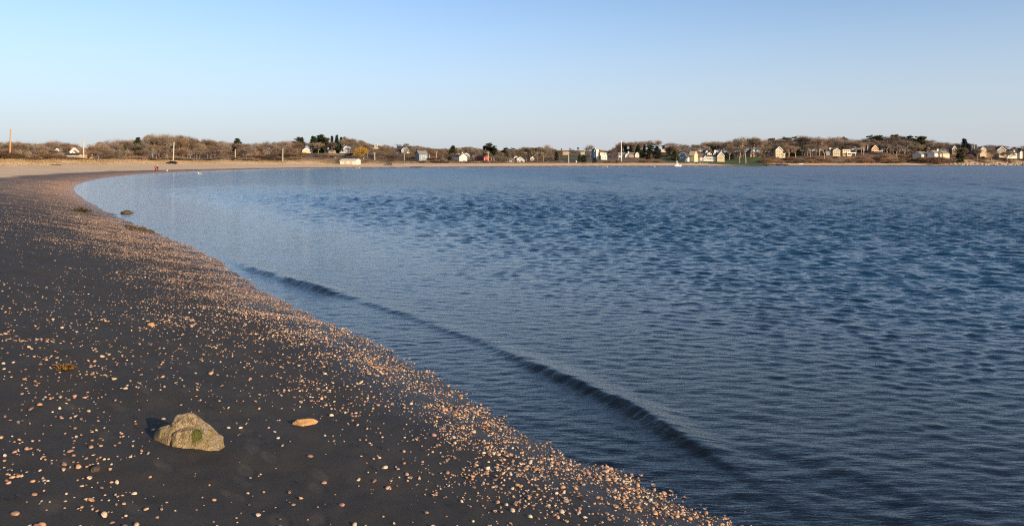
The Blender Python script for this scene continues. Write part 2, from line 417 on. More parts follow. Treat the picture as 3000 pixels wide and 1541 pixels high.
wang = np.concatenate([np.radians(np.linspace(-180, -36, 30, endpoint=False)), np.radians(np.linspace(-36, 36, 370, endpoint=False)), np.radians(np.linspace(36, 180, 30, endpoint=False))])
wx, wy, wq, wt = polar(wr_, wang)
wr = np.hypot(wx, wy)
wsd = sdist(wx, wy)
spc = np.maximum(np.interp(wr, wr_[:-1], np.diff(wr_)) * 0.8, wr * rad(72 / 370) * 0.7)
fine = np.abs(np.degrees(np.arctan2(wx, wy))) < 36.5
wz = np.where(fine & (wsd < 3), waves(wx, wy, spc, np.maximum(-wsd, 0)), 0.0)
nearw = fine & (wr < 60)
rz = np.zeros_like(wx)
rz[nearw] = 0.60 * ridge(wx[nearw], wy[nearw], RIDGE_PX, RIDGE_A, 0.085, 0.30) + 0.4 * ridge(wx[nearw], wy[nearw], RID2_PX, RID2_A, 0.16, 0.4)
wz = (wz + rz) * smooth(0.3, -0.5, wsd) if False else (wz * smooth(-0.25, 0.2, -wsd) + rz)
keep = wsd[wq].min(1) < 1.5
keept = wsd[wt].min(1) < 1.5
wme = mesh_np('sea', np.stack([wx, wy, wz], 1), wq[keep], wt[keept] if keept.any() else None); shade_smooth(wme)
fattr(wme, 'off', -wsd)
m, nt, out = mat_new('sea_water')
geo = nt.nodes.new('ShaderNodeNewGeometry'); P = geo.outputs['Position']
def mapped(sx, sy, rot):
    mp = nt.nodes.new('ShaderNodeMapping'); mp.inputs['Scale'].default_value = (sx, sy, 1); mp.inputs['Rotation'].default_value = (0, 0, rad(rot))
    nt.links.new(P, mp.inputs['Vector']); return mp.outputs[0]
off = attr_n(nt, 'off')
calm = ramp(nt, off, 1.0, 30.0)
h1 = noise_n(nt, mapped(1.0, 4.2, 9), 2.3, 4.0, 0.62)
h2 = noise_n(nt, mapped(1.0, 2.0, -9), 1.1, 3.0, 0.6)
h3 = noise_n(nt, mapped(1.0, 1.6, 4), 0.22, 4.0, 0.6)
a1 = math_n(nt, 'MULTIPLY', h1, math_n(nt, 'MULTIPLY_ADD', calm, 0.0, 0.0135))
a2 = math_n(nt, 'MULTIPLY', h2, math_n(nt, 'MULTIPLY_ADD', calm, 0.034, 0.011))
a3 = math_n(nt, 'MULTIPLY', h3, math_n(nt, 'MULTIPLY', ramp(nt, off, 25.0, 110.0), 0.20))
gust = math_n(nt, 'MULTIPLY_ADD', ramp(nt, noise_n(nt, mapped(0.22, 0.045, 5), 1.0, 4.0, 0.65), 0.32, 0.68), 1.0, 0.5)
gust = math_n(nt, 'MULTIPLY', gust, math_n(nt, 'MULTIPLY_ADD', noise_n(nt, mapped(0.03, 0.012, -4), 1.0, 3.0, 0.5), 1.0, 0.5))
a2 = math_n(nt, 'MULTIPLY', a2, gust)
a4 = math_n(nt, 'MULTIPLY', noise_n(nt, mapped(1.0, 1.35, -5), 3.4, 3.0, 0.5), math_n(nt, 'MULTIPLY', ramp(nt, off, 2.5, 13.0), 0.055))
a1 = math_n(nt, 'ADD', a1, a4)
nrm = bump_n(nt, math_n(nt, 'ADD', a1, math_n(nt, 'ADD', a2, a3)), 1.0, 1.0, None, 0.006)
fr = nt.nodes.new('ShaderNodeFresnel'); fr.inputs['IOR'].default_value = 1.333; nt.links.new(nrm, fr.inputs['Normal'])
gl = nt.nodes.new('ShaderNodeBsdfGlossy'); nt.links.new(math_n(nt, 'MULTIPLY_ADD', ramp(nt, off, 10.0, 140.0), 0.24, 0.11), gl.inputs['Roughness']); nt.links.new(nrm, gl.inputs['Normal'])
gl.inputs['Color'].default_value = (1, 1, 1, 1)
tr = nt.nodes.new('ShaderNodeBsdfTransparent'); tr.inputs['Color'].default_value = (0.80, 0.84, 0.80, 1)
df = nt.nodes.new('ShaderNodeBsdfDiffuse'); df.inputs['Color'].default_value = (0.005, 0.036, 0.074, 1)
body = nt.nodes.new('ShaderNodeMixShader'); nt.links.new(ramp(nt, off, 2.5, 14.0), body.inputs[0]); nt.links.new(tr.outputs[0], body.inputs[1]); nt.links.new(df.outputs[0], body.inputs[2])
mx = nt.nodes.new('ShaderNodeMixShader'); nt.links.new(math_n(nt, 'MULTIPLY', fr.outputs[0], math_n(nt, 'MULTIPLY_ADD', ramp(nt, off, 3.0, 45.0), -0.32, 1.0)), mx.inputs[0]); nt.links.new(body.outputs[0], mx.inputs[1]); nt.links.new(gl.outputs[0], mx.inputs[2])
nt.links.new(mx.outputs[0], out.inputs['Surface'])
sea = link('sea', wme, m); tag(sea, 'rippled blue bay water with a low swell near the beach', None, None, 'structure')

# ------------------------------------------------------------------ shells
def shell_geo(kind, seg, rings, rs):
    """unit slipper shell (1 long): 'dome' lies hull up, 'cup' lies on its back and shows its hollow, 'chip' is a broken piece"""
    V = []; T = []; part = []
    el = rs.uniform(0.66, 0.85); hh = rs.uniform(0.26, 0.42); ap = rs.uniform(0.10, 0.28)
    def ring(rr, z, k, ox=0.0):
        a0 = len(V)
        for j in range(seg):
            t = 2 * math.pi * j / seg
            wob = 1 + 0.05 * math.sin(3 * t + k) + 0.03 * math.sin(5 * t + 2 * k)
            V.append((0.5 * rr * math.cos(t) * wob + ox, 0.5 * el * rr * math.sin(t) * wob, z))
        return a0
    def strip(a, b):
        for j in range(seg):
            j2 = (j + 1) % seg
            T.append((a + j, a + j2, b + j2)); T.append((a + j, b + j2, b + j))
    k = rs.uniform(0, 6)
    if kind == 'dome':
        prev = ring(1.0, 0.0, k); part += [0] * seg
        for i in range(1, rings):
            f = i / rings
            cur = ring(math.cos(f * 1.45), hh * math.sin(f * 1.5), k, -ap * f); part += [f] * seg
            strip(prev, cur); prev = cur
        c = len(V); V.append((-ap, 0, hh)); part.append(1)
        for j in range(seg): T.append((prev + j, prev + (j + 1) % seg, c))
    elif kind == 'cup':
        lo = ring(0.45, 0.0, k, -ap * .5); part += [0] * seg
        m_ = ring(0.82, hh * 0.45, k); part += [0] * seg
        rim = ring(1.0, hh, k); part += [0.2] * seg
        ri = ring(0.84, hh * 0.98, k); part += [1.6] * seg
        inn = ring(0.6, hh * 0.45, k, -ap * .3); part += [2.0] * seg
        strip(lo, m_); strip(m_, rim); strip(rim, ri); strip(ri, inn)
        c = len(V); V.append((-ap * .4, 0, hh * 0.2)); part.append(2)
        for j in range(seg): T.append((inn + j, inn + (j + 1) % seg, c))
        # the little deck inside a slipper shell
        a = len(V); V += [(-0.05, -0.36 * el, hh * .8), (-0.02, 0.36 * el, hh * .8), (-0.40, 0.2 * el, hh * .82), (-0.40, -0.2 * el, hh * .82)]; part += [1.2] * 4
        T.append((a, a + 1, a + 2)); T.append((a, a + 2, a + 3))
    else:
        n = max(5, seg - 2); a = len(V)
        rr = [rs.uniform(0.25, 0.5) for _ in range(n)]
        for j in range(n):
            t = 2 * math.pi * j / n; V.append((rr[j] * math.cos(t), 0.8 * rr[j] * math.sin(t), 0.02 + 0.12 * abs(math.sin(t))))
        part += [0.2] * n
        c = len(V); V.append((0, 0, 0.2)); part.append(0.8)
        for j in range(n): T.append((a + j, a + (j + 1) % n, c))
    return np.array(V, float), np.array(T, int), np.array(part, float)
PAL = {'cream': [(0.66, 0.52, 0.35), (0.70, 0.57, 0.40), (0.58, 0.44, 0.28)],
       'peach': [(0.58, 0.34, 0.18), (0.60, 0.38, 0.21), (0.52, 0.29, 0.15), (0.60, 0.42, 0.25)],
       'pink': [(0.54, 0.31, 0.22), (0.56, 0.36, 0.27), (0.44, 0.24, 0.17)],
       'brown': [(0.34, 0.20, 0.12), (0.27, 0.15, 0.10), (0.42, 0.27, 0.16)],
       'white': [(0.80, 0.76, 0.68), (0.84, 0.80, 0.74)]}
CLASS = [('dome', 'cream', 0.19), ('dome', 'peach', 0.30), ('dome', 'pink', 0.09), ('dome', 'brown', 0.21), ('cup', 'cream', 0.05), ('cup', 'peach', 0.12), ('chip', 'white', 0.06)]
def shell_cols(part, base, rs):
    base = np.array(base)
    band = 0.86 + 0.14 * np.cos(part * 9 + rs.uniform(0, 6))
    inn = np.array([0.20, 0.10, 0.08]) if rs.random() < 0.6 else np.array([0.62, 0.5, 0.42])
    k = np.clip(part - 1.0, 0, 1)[:, None]
    return (base * band[:, None]) * (1 - k) + inn * k
m, nt, out = mat_new('shell')
ca = nt.nodes.new('ShaderNodeAttribute'); ca.attribute_name = 'col'
tc = nt.nodes.new('ShaderNodeTexCoord')
f = noise_n(nt, tc.outputs['Object'], 160.0, 3.0)
c = mixc(nt, 0.55, ca.outputs['Color'], mixc(nt, f, (0.5, 0.42, 0.36), (1.25, 1.15, 1.05)), 'MULTIPLY')
p = principled(nt, out, mixc(nt, 0.45, ca.outputs['Color'], c), 0.42, None, 0.4)
SHELLM = m

def scatter():
    r_ = np.random.default_rng(91)
    out = []
    for r0, r1, dens in ((3.0, 15.0, 1000.0), (15.0, 42.0, 1000.0), (42.0, 125.0, 190.0)):
        ang = (rad(-36), rad(36))
        n = int(0.5 * (ang[1] - ang[0]) * (r1 ** 2 - r0 ** 2) * dens)
        for blk in range(0, n, 400000):
            k = min(400000, n - blk)
            r = np.sqrt(r_.uniform(r0 ** 2, r1 ** 2, k)); a = r_.uniform(*ang, k)
            x = r * np.sin(a); y = r * np.cos(a)
            # quick reject with the coarse side of the shore
            c = (y - 5.9) * 0.526 + (x - 1.6) * 0.85
            if r1 < 50:
                q = (c < 1.6) & (c > -9); x, y, r = x[q], y[q], r[q]
            else:
                q = (x < -12) & (y > 20); x, y, r = x[q], y[q], r[q]
            s = sdist(x, y)
            cl = fbm(x * 1.1, y * 1.1, 101, 3); cl2 = fbm(x * 4.2, y * 4.2, 111, 2); st = vnoise(x * 0.35, y * 0.2, 121)
            farn = smooth(9, 17, r)
            clump = 0.30 + smooth(-0.3, 0.6, cl + 0.8 * cl2) * 1.4
            d_near = 190 * np.exp(-((s - 0.02) / 0.5) ** 2) + 120 * smooth(2.6, 0.2, s) * (s > -0.4) + 30 * smooth(3.6, 1.6, s) * (s > 0) + (16 + 50 * smooth(3.3, 4.6, s)) * (s > 0.3)
            d_far = 430 * smooth(3.4, 0.5, s + 1.6 * st) * (s > -0.3) + 80 * smooth(5.6, 2.0, s + 3.5 * st) * (s > 0.1) + 40 * (s > 0.1)
            bare = 1 - 0.8 * smooth(0.14, 0.34, -0.0 + st + 0.3 * cl) * smooth(1.2, 2.4, s)
            d = (d_near * (1 - farn) + d_far * farn) * clump * bare
            d = d + (9.0 * np.exp(-((s + 0.7) / 0.7) ** 2) + 60 * np.exp(-((s + 0.1) / 0.25) ** 2) * clump) * (r < 20) + 14 * ((s < -0.2) & (s > -3) & (r < 12)) * clump
            d = d * (1 - 0.55 * smooth(45, 110, r)) * smooth(9.5, 6.5, s)
            d = d * np.where(r < 42, 2.5 - 0.9 * smooth(14, 26, r), 1.1)
            acc = r_.random(len(x)) * dens < d
            out.append(np.stack([x[acc], y[acc], s[acc], r[acc]], 1))
    return np.concatenate(out)
SP = scatter()
SZ = ground_z(SP[:, 0], SP[:, 1])
sr = np.random.default_rng(5)
NS = len(SP)
ssize = np.clip(sr.lognormal(math.log(0.0205), 0.38, NS), 0.008, 0.05)
tiny = sr.random(NS) < 0.22; ssize[tiny] = sr.uniform(0.008, 0.016, tiny.sum())
cls = sr.choice(len(CLASS), NS, p=np.array([c[2] for c in CLASS]) / sum(c[2] for c in CLASS))
syaw = sr.uniform(0, 2 * np.pi, NS); stil = np.abs(sr.normal(0, 0.28, NS)); stax = sr.uniform(0, 2 * np.pi, NS)
pxs = SP[:, 0] / SP[:, 1] * F + CX; pys = HY + (H - SZ) / SP[:, 1] * F
inview = (pxs > 5) & (pxs < 2995) & (pys < 1536)
rank = np.where(inview & (SP[:, 2] > 0.15) & ~tiny, ssize / SP[:, 3], 0)
NIND = 290
ind = np.argsort(-rank)[:NIND]
isind = np.zeros(NS, bool); isind[ind] = True
lib = {}
rs = random.Random(4)
for i, (kd, pal, _) in enumerate(CLASS):
    lib[i] = []
    for v in range(5):
        V, T, pt = shell_geo(kd, 12, 4, rs)
        me = mesh_np('slipper_shell', V, None, T); shade_smooth(me)
        cattr(me, 'col', shell_cols(pt, rs.choice(PAL[pal]), rs)); me.materials.append(SHELLM)
        lib[i].append(me)
def tilt_q(yaw, til, tax):
    return Quaternion((math.cos(tax), math.sin(tax), 0), til) @ Quaternion((0, 0, 1), yaw)
P_BOULDER = ray_ground(548, 1300); P_LONG = ray_ground(895, 1247); P_WEED = ray_ground(190, 1082)
for i in ind:
    kd, pal, _ = CLASS[cls[i]]
    o = link('slipper_shell' if kd != 'chip' else 'shell_chip', rs.choice(lib[cls[i]]))
    o.rotation_mode = 'QUATERNION'; o.rotation_quaternion = tilt_q(syaw[i], stil[i], stax[i])
    o.location = (SP[i, 0], SP[i, 1], SZ[i] + ssize[i] * 0.5 * math.sin(stil[i]) * 0.6)
    o.scale = (ssize[i],) * 3
    dist = lambda q: math.hypot(SP[i, 0] - q[0], SP[i, 1] - q[1])
    place = ('near the mossy boulder' if dist(P_BOULDER) < 1.0 else 'near the long orange stone' if dist(P_LONG) < 0.8 else 'near the orange weed tuft' if dist(P_WEED) < 1.0 else
             'in the thick waterline drift' if SP[i, 2] < 1.0 else 'in the loose drift upslope' if SP[i, 2] < 2.3 else 'on the open upper sand')
    big = 'large ' if ssize[i] > 0.040 else 'small ' if ssize[i] < 0.030 else ''
    pose = {'dome': 'hull up', 'cup': 'on its back', 'chip': ''}[kd]
    if stil[i] > 0.35 and kd == 'dome': pose = 'tipped on one side'
    noun = 'broken shell chip' if kd == 'chip' else 'slipper shell'
    tone = {'cream': 'pale cream', 'peach': 'peach orange', 'pink': 'dull pink', 'brown': 'dark brown', 'white': 'white'}[pal]
    tag(o, ' '.join(f'{big}{tone} {noun} {pose} {place}'.split()), 'shell', 'shells scattered over the near beach')
def shell_mass(idx, seg, rings, name, label, grow):
    VV = []; TT = []; CC = []; n0 = 0
    rs = random.Random(8)
    for ci, (kd, pal, _) in enumerate(CLASS):
        for v in range(6):
            sel = idx[(cls[idx] == ci) & (np.arange(len(idx)) % 6 == v)]
            if not len(sel): continue
            V, T, pt = shell_geo('dome' if rings == 1 else kd, seg, rings, rs)
            cols = shell_cols(pt, rs.choice(PAL[pal]), rs)
            k = len(V); cy, sy = np.cos(syaw[sel]), np.sin(syaw[sel])
            X = V[None, :, 0] * cy[:, None] - V[None, :, 1] * sy[:, None]
            Y = V[None, :, 0] * sy[:, None] + V[None, :, 1] * cy[:, None]
            Z = np.repeat(V[None, :, 2], len(sel), 0)
            ux, uy = np.cos(stax[sel])[:, None], np.sin(stax[sel])[:, None]     # rodrigues about (ux,uy,0)
            ct, st_ = np.cos(stil[sel])[:, None], np.sin(stil[sel])[:, None]
            dot = (ux * X + uy * Y) * (1 - ct)
            X2 = X * ct + uy * Z * st_ + ux * dot; Y2 = Y * ct - ux * Z * st_ + uy * dot; Z2 = Z * ct + (ux * Y - uy * X) * st_
            g = (ssize[sel] * grow(SP[sel, 3]))[:, None]
            X2 = X2 * g + SP[sel, 0:1]; Y2 = Y2 * g + SP[sel, 1:2]; Z2 = Z2 * g + SZ[sel][:, None] + g * 0.25 * np.sin(stil[sel])[:, None]
            VV.append(np.stack([X2, Y2, Z2], -1).reshape(-1, 3))
            TT.append((T[None] + (n0 + np.arange(len(sel)) * k)[:, None, None]).reshape(-1, 3))
            jit = sr.uniform(0.7, 1.12, (len(sel), 1, 1))
            CC.append(np.clip(cols[None] * jit, 0, 1).reshape(-1, 3))
            n0 += len(sel) * k
    me = mesh_np(name, np.concatenate(VV), None, np.concatenate(TT)); shade_smooth(me); cattr(me, 'col', np.concatenate(CC))
    o = link(name, me, SHELLM); tag(o, label, 'shells', None, 'stuff')
    return o
rest = np.where(~isind)[0]
near_i = rest[SP[rest, 3] < 14]; mid_i = rest[(SP[rest, 3] >= 14) & (SP[rest, 3] < 42)]; far_i = rest[SP[rest, 3] >= 42]
one = lambda r: np.ones_like(r)
shell_mass(near_i, 7, 2, 'shell_litter', 'countless small shells and chips strewn over the near sand and waterline', one)
shell_mass(mid_i, 5, 1, 'shell_drift', 'thick drift of orange shells heaped along the middle waterline', one)
shell_mass(far_i, 4, 1, 'shell_bank', 'far band of shells along the bend of the beach', lambda r: 1.0 + 0.5 * smooth(50, 110, r))
print('SHELLS', NS, len(near_i), len(mid_i), len(far_i))

# ------------------------------------------------------------------ stones and weed on the near beach
def hull_mesh(name, pts, seed=0, cuts=3, amp=0.01, freq=8.0, sm=0.12):
    bm = bmesh.new()
    for p in pts: bm.verts.new(p)
    r = bmesh.ops.convex_hull(bm, input=bm.verts[:])
    bmesh.ops.delete(bm, geom=[v for v in bm.verts if not v.link_faces], context='VERTS')
    bmesh.ops.triangulate(bm, faces=bm.faces[:])
    for _ in range(cuts):
        bmesh.ops.subdivide_edges(bm, edges=bm.edges[:], cuts=1, use_grid_fill=True)
        bmesh.ops.smooth_vert(bm, verts=bm.verts[:], factor=sm, use_axis_x=True, use_axis_y=True, use_axis_z=True)
    bm.normal_update()
    for v in bm.verts:
        q = Vector(v.co) * freq + Vector((seed * 3.1, seed * 1.7, seed))
        v.co += v.normal * (amp * (mnoise.fractal(q, 0.9, 2.1, 5) + 0.5 * mnoise.noise(q * 0.4)))
    me = bpy.data.meshes.new(name); bm.to_mesh(me); bm.free(); shade_smooth(me)
    return me
def ico_rock(name, seed, sx, sy, sz, amp=0.28, freq=1.2, sub=3):
    bm = bmesh.new(); bmesh.ops.create_icosphere(bm, subdivisions=sub, radius=1.0)
    rr = random.Random(seed); planes = [(Vector((rr.gauss(0, 1), rr.gauss(0, 1), rr.gauss(0.2, 0.8))).normalized(), rr.uniform(0.55, 0.85)) for _ in range(7)]
    for v in bm.verts:
        c = v.co.copy()
        for n, d in planes:
            t = c.dot(n) - d
            if t > 0: c -= n * t * 0.85
        c *= 1 + amp * mnoise.fractal(c * freq + Vector((seed, seed * 2, 0)), 0.9, 2.1, 4)
        v.co = Vector((c.x * sx, c.y * sy, c.z * sz))
    me = bpy.data.meshes.new(name); bm.to_mesh(me); bm.free(); shade_smooth(me)
    return me
# the boulder, in the frame of the photograph's picture plane at its own distance
m, nt, out = mat_new('mossy_boulder_stone')
tc = nt.nodes.new('ShaderNodeTexCoord'); O = tc.outputs['Object']
n1 = noise_n(nt, O, 22.0, 6.0, 0.7); n2 = noise_n(nt, O, 6.0, 4.0, 0.6); n3 = noise_n(nt, O, 90.0, 4.0, 0.7)
c = mixc(nt, ramp(nt, n1, 0.38, 0.62), (0.20, 0.14, 0.07), (0.55, 0.41, 0.23))
c = mixc(nt, ramp(nt, n3, 0.56, 0.7), c, (0.68, 0.56, 0.38))
c = mixc(nt, ramp(nt, n2, 0.52, 0.68), c, (0.44, 0.34, 0.27))
sep = nt.nodes.new('ShaderNodeSeparateXYZ'); nt.links.new(O, sep.inputs[0])
moss = nt.nodes.new('ShaderNodeVectorMath'); moss.operation = 'DISTANCE'; nt.links.new(O, moss.inputs[0]); moss.inputs[1].default_value = (0.09, -0.115, 0.11)
mossd = math_n(nt, 'ADD', moss.outputs['Value'], math_n(nt, 'MULTIPLY', math_n(nt, 'SUBTRACT', n1, 0.5), 0.13))
c = mixc(nt, math_n(nt, 'SUBTRACT', 1.0, ramp(nt, mossd, 0.035, 0.075)), c, (0.045, 0.075, 0.010))
olive = math_n(nt, 'MULTIPLY', ramp(nt, noise_n(nt, O, 9.0, 5.0, 0.65), 0.42, 0.6), math_n(nt, 'SUBTRACT', 1.0, ramp(nt, sep.outputs[2], 0.10, 0.2)))
c = mixc(nt, math_n(nt, 'MULTIPLY', olive, 0.55), c, (0.20, 0.16, 0.045))
nrm = bump_n(nt, math_n(nt, 'ADD', n1, math_n(nt, 'MULTIPLY', n3, 0.6)), 1.0, 0.035)
principled(nt, out, c, 0.85, nrm, 0.25)
BOULDERM = m
def unite(name, meshes, voxel):
    bm = bmesh.new()
    for me in meshes: bm.from_mesh(me)
    me = bpy.data.meshes.new(name); bm.to_mesh(me); bm.free()
    o = bpy.data.objects.new(name, me); COL.objects.link(o)
    md = o.modifiers.new('remesh', 'REMESH'); md.mode = 'VOXEL'; md.voxel_size = voxel; md.use_smooth_shade = True
    dg = bpy.context.evaluated_depsgraph_get()
    res = bpy.data.meshes.new_from_object(o.evaluated_get(dg)); res.name = name
    bpy.data.objects.remove(o); shade_smooth(res)
    return res
# x right, y away, z up (metres), foot at z = 0
A = [(-0.14, 0.14, -0.08), (-0.13, -0.11, -0.08), (0.25, -0.14, -0.08), (0.29, -0.02, -0.08), (0.2, 0.16, -0.08), (-0.125, 0.10, 0.17), (-0.095, 0.11, 0.215), (0.03, 0.10, 0.222), (0.045, 0.03, 0.215),
     (0.085, 0.09, 0.18), (0.25, -0.155, 0.015), (0.285, -0.06, 0.06), (-0.115, 0.03, 0.165), (0.15, 0.03, 0.125), (0.21, -0.10, 0.085), (0.05, -0.02, 0.18)]
B = [(-0.29, 0.05, -0.08), (-0.12, -0.15, -0.08), (-0.06, 0.1, -0.08), (-0.275, 0.10, 0.03), (-0.225, 0.08, 0.135), (-0.09, 0.04, 0.17), (-0.12, -0.07, 0.115), (-0.125, -0.12, 0.01), (-0.19, 0.12, 0.14), (-0.265, 0.04, 0.02), (-0.20, 0.0, 0.11)]
Cc = [(-0.10, -0.16, -0.05), (0.22, -0.17, -0.05), (0.05, -0.09, 0.155), (-0.06, -0.08, 0.125), (0.02, 0.02, 0.15), (0.13, -0.08, 0.125), (-0.09, -0.145, 0.03), (0.21, -0.165, 0.02), (0.0, 0.05, 0.0), (-0.10, -0.04, 0.11)]
rock_me = unite('boulder', [hull_mesh('a', A, 1, 4, 0.012, 9, 0.05), hull_mesh('b', B, 2, 4, 0.012, 11, 0.05), hull_mesh('c', Cc, 3, 4, 0.010, 12, 0.05)], 0.0065)
rock_me.materials.append(BOULDERM)
def ground_pt(px, py):
    return ray_ground(px, py)
bx, by, bz = ground_pt(548, 1300)
bo = link('mossy_boulder', rock_me); bo.location = (bx, by, bz - 0.005); bo.rotation_euler = (0, 0, rad(14)); bo.scale = (0.92, 0.9, 0.93)
tag(bo, 'tan boulder with a patch of green moss standing alone on dark sand', 'rock')
STONE = simple_mat('orange_stone', (0.40, 0.23, 0.10), 0.85, 0.4, 14.0, 0.7)
DARKSTONE = simple_mat('dark_stone', (0.05, 0.04, 0.035), 0.7, 0.4, 12.0, 0.6)
WEEDSTONE = simple_mat('weedy_stone', (0.075, 0.055, 0.028), 0.75, 0.5, 9.0, 0.8)
x, y, z = ground_pt(895, 1247)
lp = [(-0.115, -0.02, 0), (-0.11, 0.03, 0), (-0.105, 0, 0.05), (-0.05, -0.035, 0), (-0.05, 0.04, 0), (-0.06, 0, 0.062), (0.02, -0.032, 0.0), (0.02, 0.035, 0), (0.02, 0, 0.06), (0.09, -0.02, 0), (0.09, 0.025, 0), (0.12, 0, 0.012), (0.08, 0, 0.04)]
o = link('elongated_stone', hull_mesh('elongated_stone', lp, 6, 3, 0.007, 14), STONE); o.location = (x, y, z + 0.006); o.rotation_euler = (rad(3), rad(-7), rad(14)); o.scale = (1, 1, 1.05)
tag(o, 'long narrow orange brown stone lying on the sand beside the shells', 'stone')
x, y, z = ground_pt(443, 955)
o = link('small_stone', ico_rock('small_stone', 3, 0.05, 0.04, 0.035), STONE); o.location = (x, y, z + 0.015); tag(o, 'small round orange brown stone on bare sand, beyond the boulder', 'stone')
x, y, z = ground_pt(280, 1380)
o = link('pebble', ico_rock('pebble', 9, 0.032, 0.04, 0.024), DARKSTONE); o.location = (x, y, z + 0.012); tag(o, 'smooth dark wet pebble lying alone near the boulder', 'pebble')
x, y, z = ground_pt(371, 626)
o = link('weedy_rock', ico_rock('weedy_rock', 12, 0.40, 0.32, 0.16), WEEDSTONE); o.location = (x - 0.0, y, max(z, 0) + 0.02); tag(o, 'low dark rock covered in brown weed rising from shallow water', 'rock')
# weed clumps: bundles of flat ribbons
WEED = simple_mat('seaweed', (0.085, 0.062, 0.018), 0.45, 0.5, 18.0, 0.4, 0.5)
WEEDD = simple_mat('dark_seaweed', (0.022, 0.016, 0.012), 0.4, 0.4, 18.0, 0.4, 0.5)
def weed_mesh(name, seed, n, L, w, up):
    rr = random.Random(seed); V = []; Q = []
    for _ in range(n):
        x = rr.gauss(0, L * .22); y = rr.gauss(0, L * .16); a = rr.uniform(0, 6.28); z = rr.uniform(0.0, up)
        pts = []
        for k in range(5):
            pts.append((x, y, max(0.003, z))); a += rr.gauss(0, 0.5)
            x += math.cos(a) * L / 6; y += math.sin(a) * L / 6; z += rr.gauss(0, up * 0.3) - up * 0.12
        for k, (px_, py_, pz_) in enumerate(pts):
            ww = w * (1 - abs(k - 2) / 3.2)
            V.append((px_ - math.sin(a) * ww, py_ + math.cos(a) * ww, pz_ - 0.003)); V.append((px_ + math.sin(a) * ww, py_ - math.cos(a) * ww, pz_ + rr.uniform(0, 0.012)))
            if k: b = len(V); Q.append((b - 4, b - 3, b - 1, b - 2))
    return mesh_np(name, V, Q)
x, y, z = ground_pt(236, 622)
o = link('seaweed_clump', weed_mesh('seaweed_clump', 2, 150, 0.55, 0.025, 0.16), WEED); o.location = (x, y, z); tag(o, 'olive brown seaweed heap among the shells by the bend of the waterline', 'seaweed')
x, y, z = ground_pt(190, 1082)
o = link('seaweed_clump', weed_mesh('seaweed_clump', 5, 60, 0.10, 0.009, 0.035), simple_mat('orange_weed', (0.16, 0.085, 0.024), 0.6, 0.4, 18.0)); o.location = (x, y, z); tag(o, 'orange brown seaweed tuft on open sand with a dark edge', 'seaweed')
DK = [(112, 1043, .16), (455, 1050, .12), (470, 1086, .13), (385, 1223, .10), (395, 1255, .10), (130, 1335, .16), (632, 1232, .12), (1085, 1368, .16), (1110, 1312, .12), (1050, 1308, .12), (1240, 1320, .1),
      (1400, 1365, .2), (860, 1413, .1), (815, 1303, .1), (20, 1465, .2), (605, 1190, .08), (1060, 1330, .12), (430, 1462, .08)]
wl_lib = [weed_mesh('seaweed_strand', 20 + k, 9, 1.0, 0.035, 0.06) for k in range(4)]
for me in wl_lib: me.materials.append(WEEDD)
for k, (a, b, L) in enumerate(DK):
    x, y, z = ground_pt(a, b)
    o = link('seaweed_strand', wl_lib[k % 4]); o.location = (x, y, z + 0.002); o.scale = (L * 1.0, L * .55, L * .7); o.rotation_euler = (0, 0, rad(-25 + 40 * rs.random()))
    tag(o, 'thin blackish strand of seaweed stranded on the dark sand', 'seaweed', 'seaweed strands on the near sand')
# weedy cobbles where the shells run out into the water
cob = [ico_rock('weedy_cobble', 40 + k, 0.13, 0.11, 0.075, sub=2) for k in range(4)]
for me in cob: me.materials.append(WEEDSTONE)
for k in range(46):
    t = rs.random(); a = 372 + 78 * t; b = 668 + 14 * t + rs.uniform(-3.5, 4.5)
    x, y, z = ground_pt(a, b)
    o = link('weedy_cobble', cob[k % 4]); s = rs.uniform(0.5, 1.25); o.scale = (s, s, s); o.location = (x, y, z + 0.02); o.rotation_euler = (0, 0, rs.uniform(0, 6.28))
    tag(o, 'dark weedy cobble in the stony point jutting from the shell bank', 'cobble', 'weedy cobbles on the stony point')

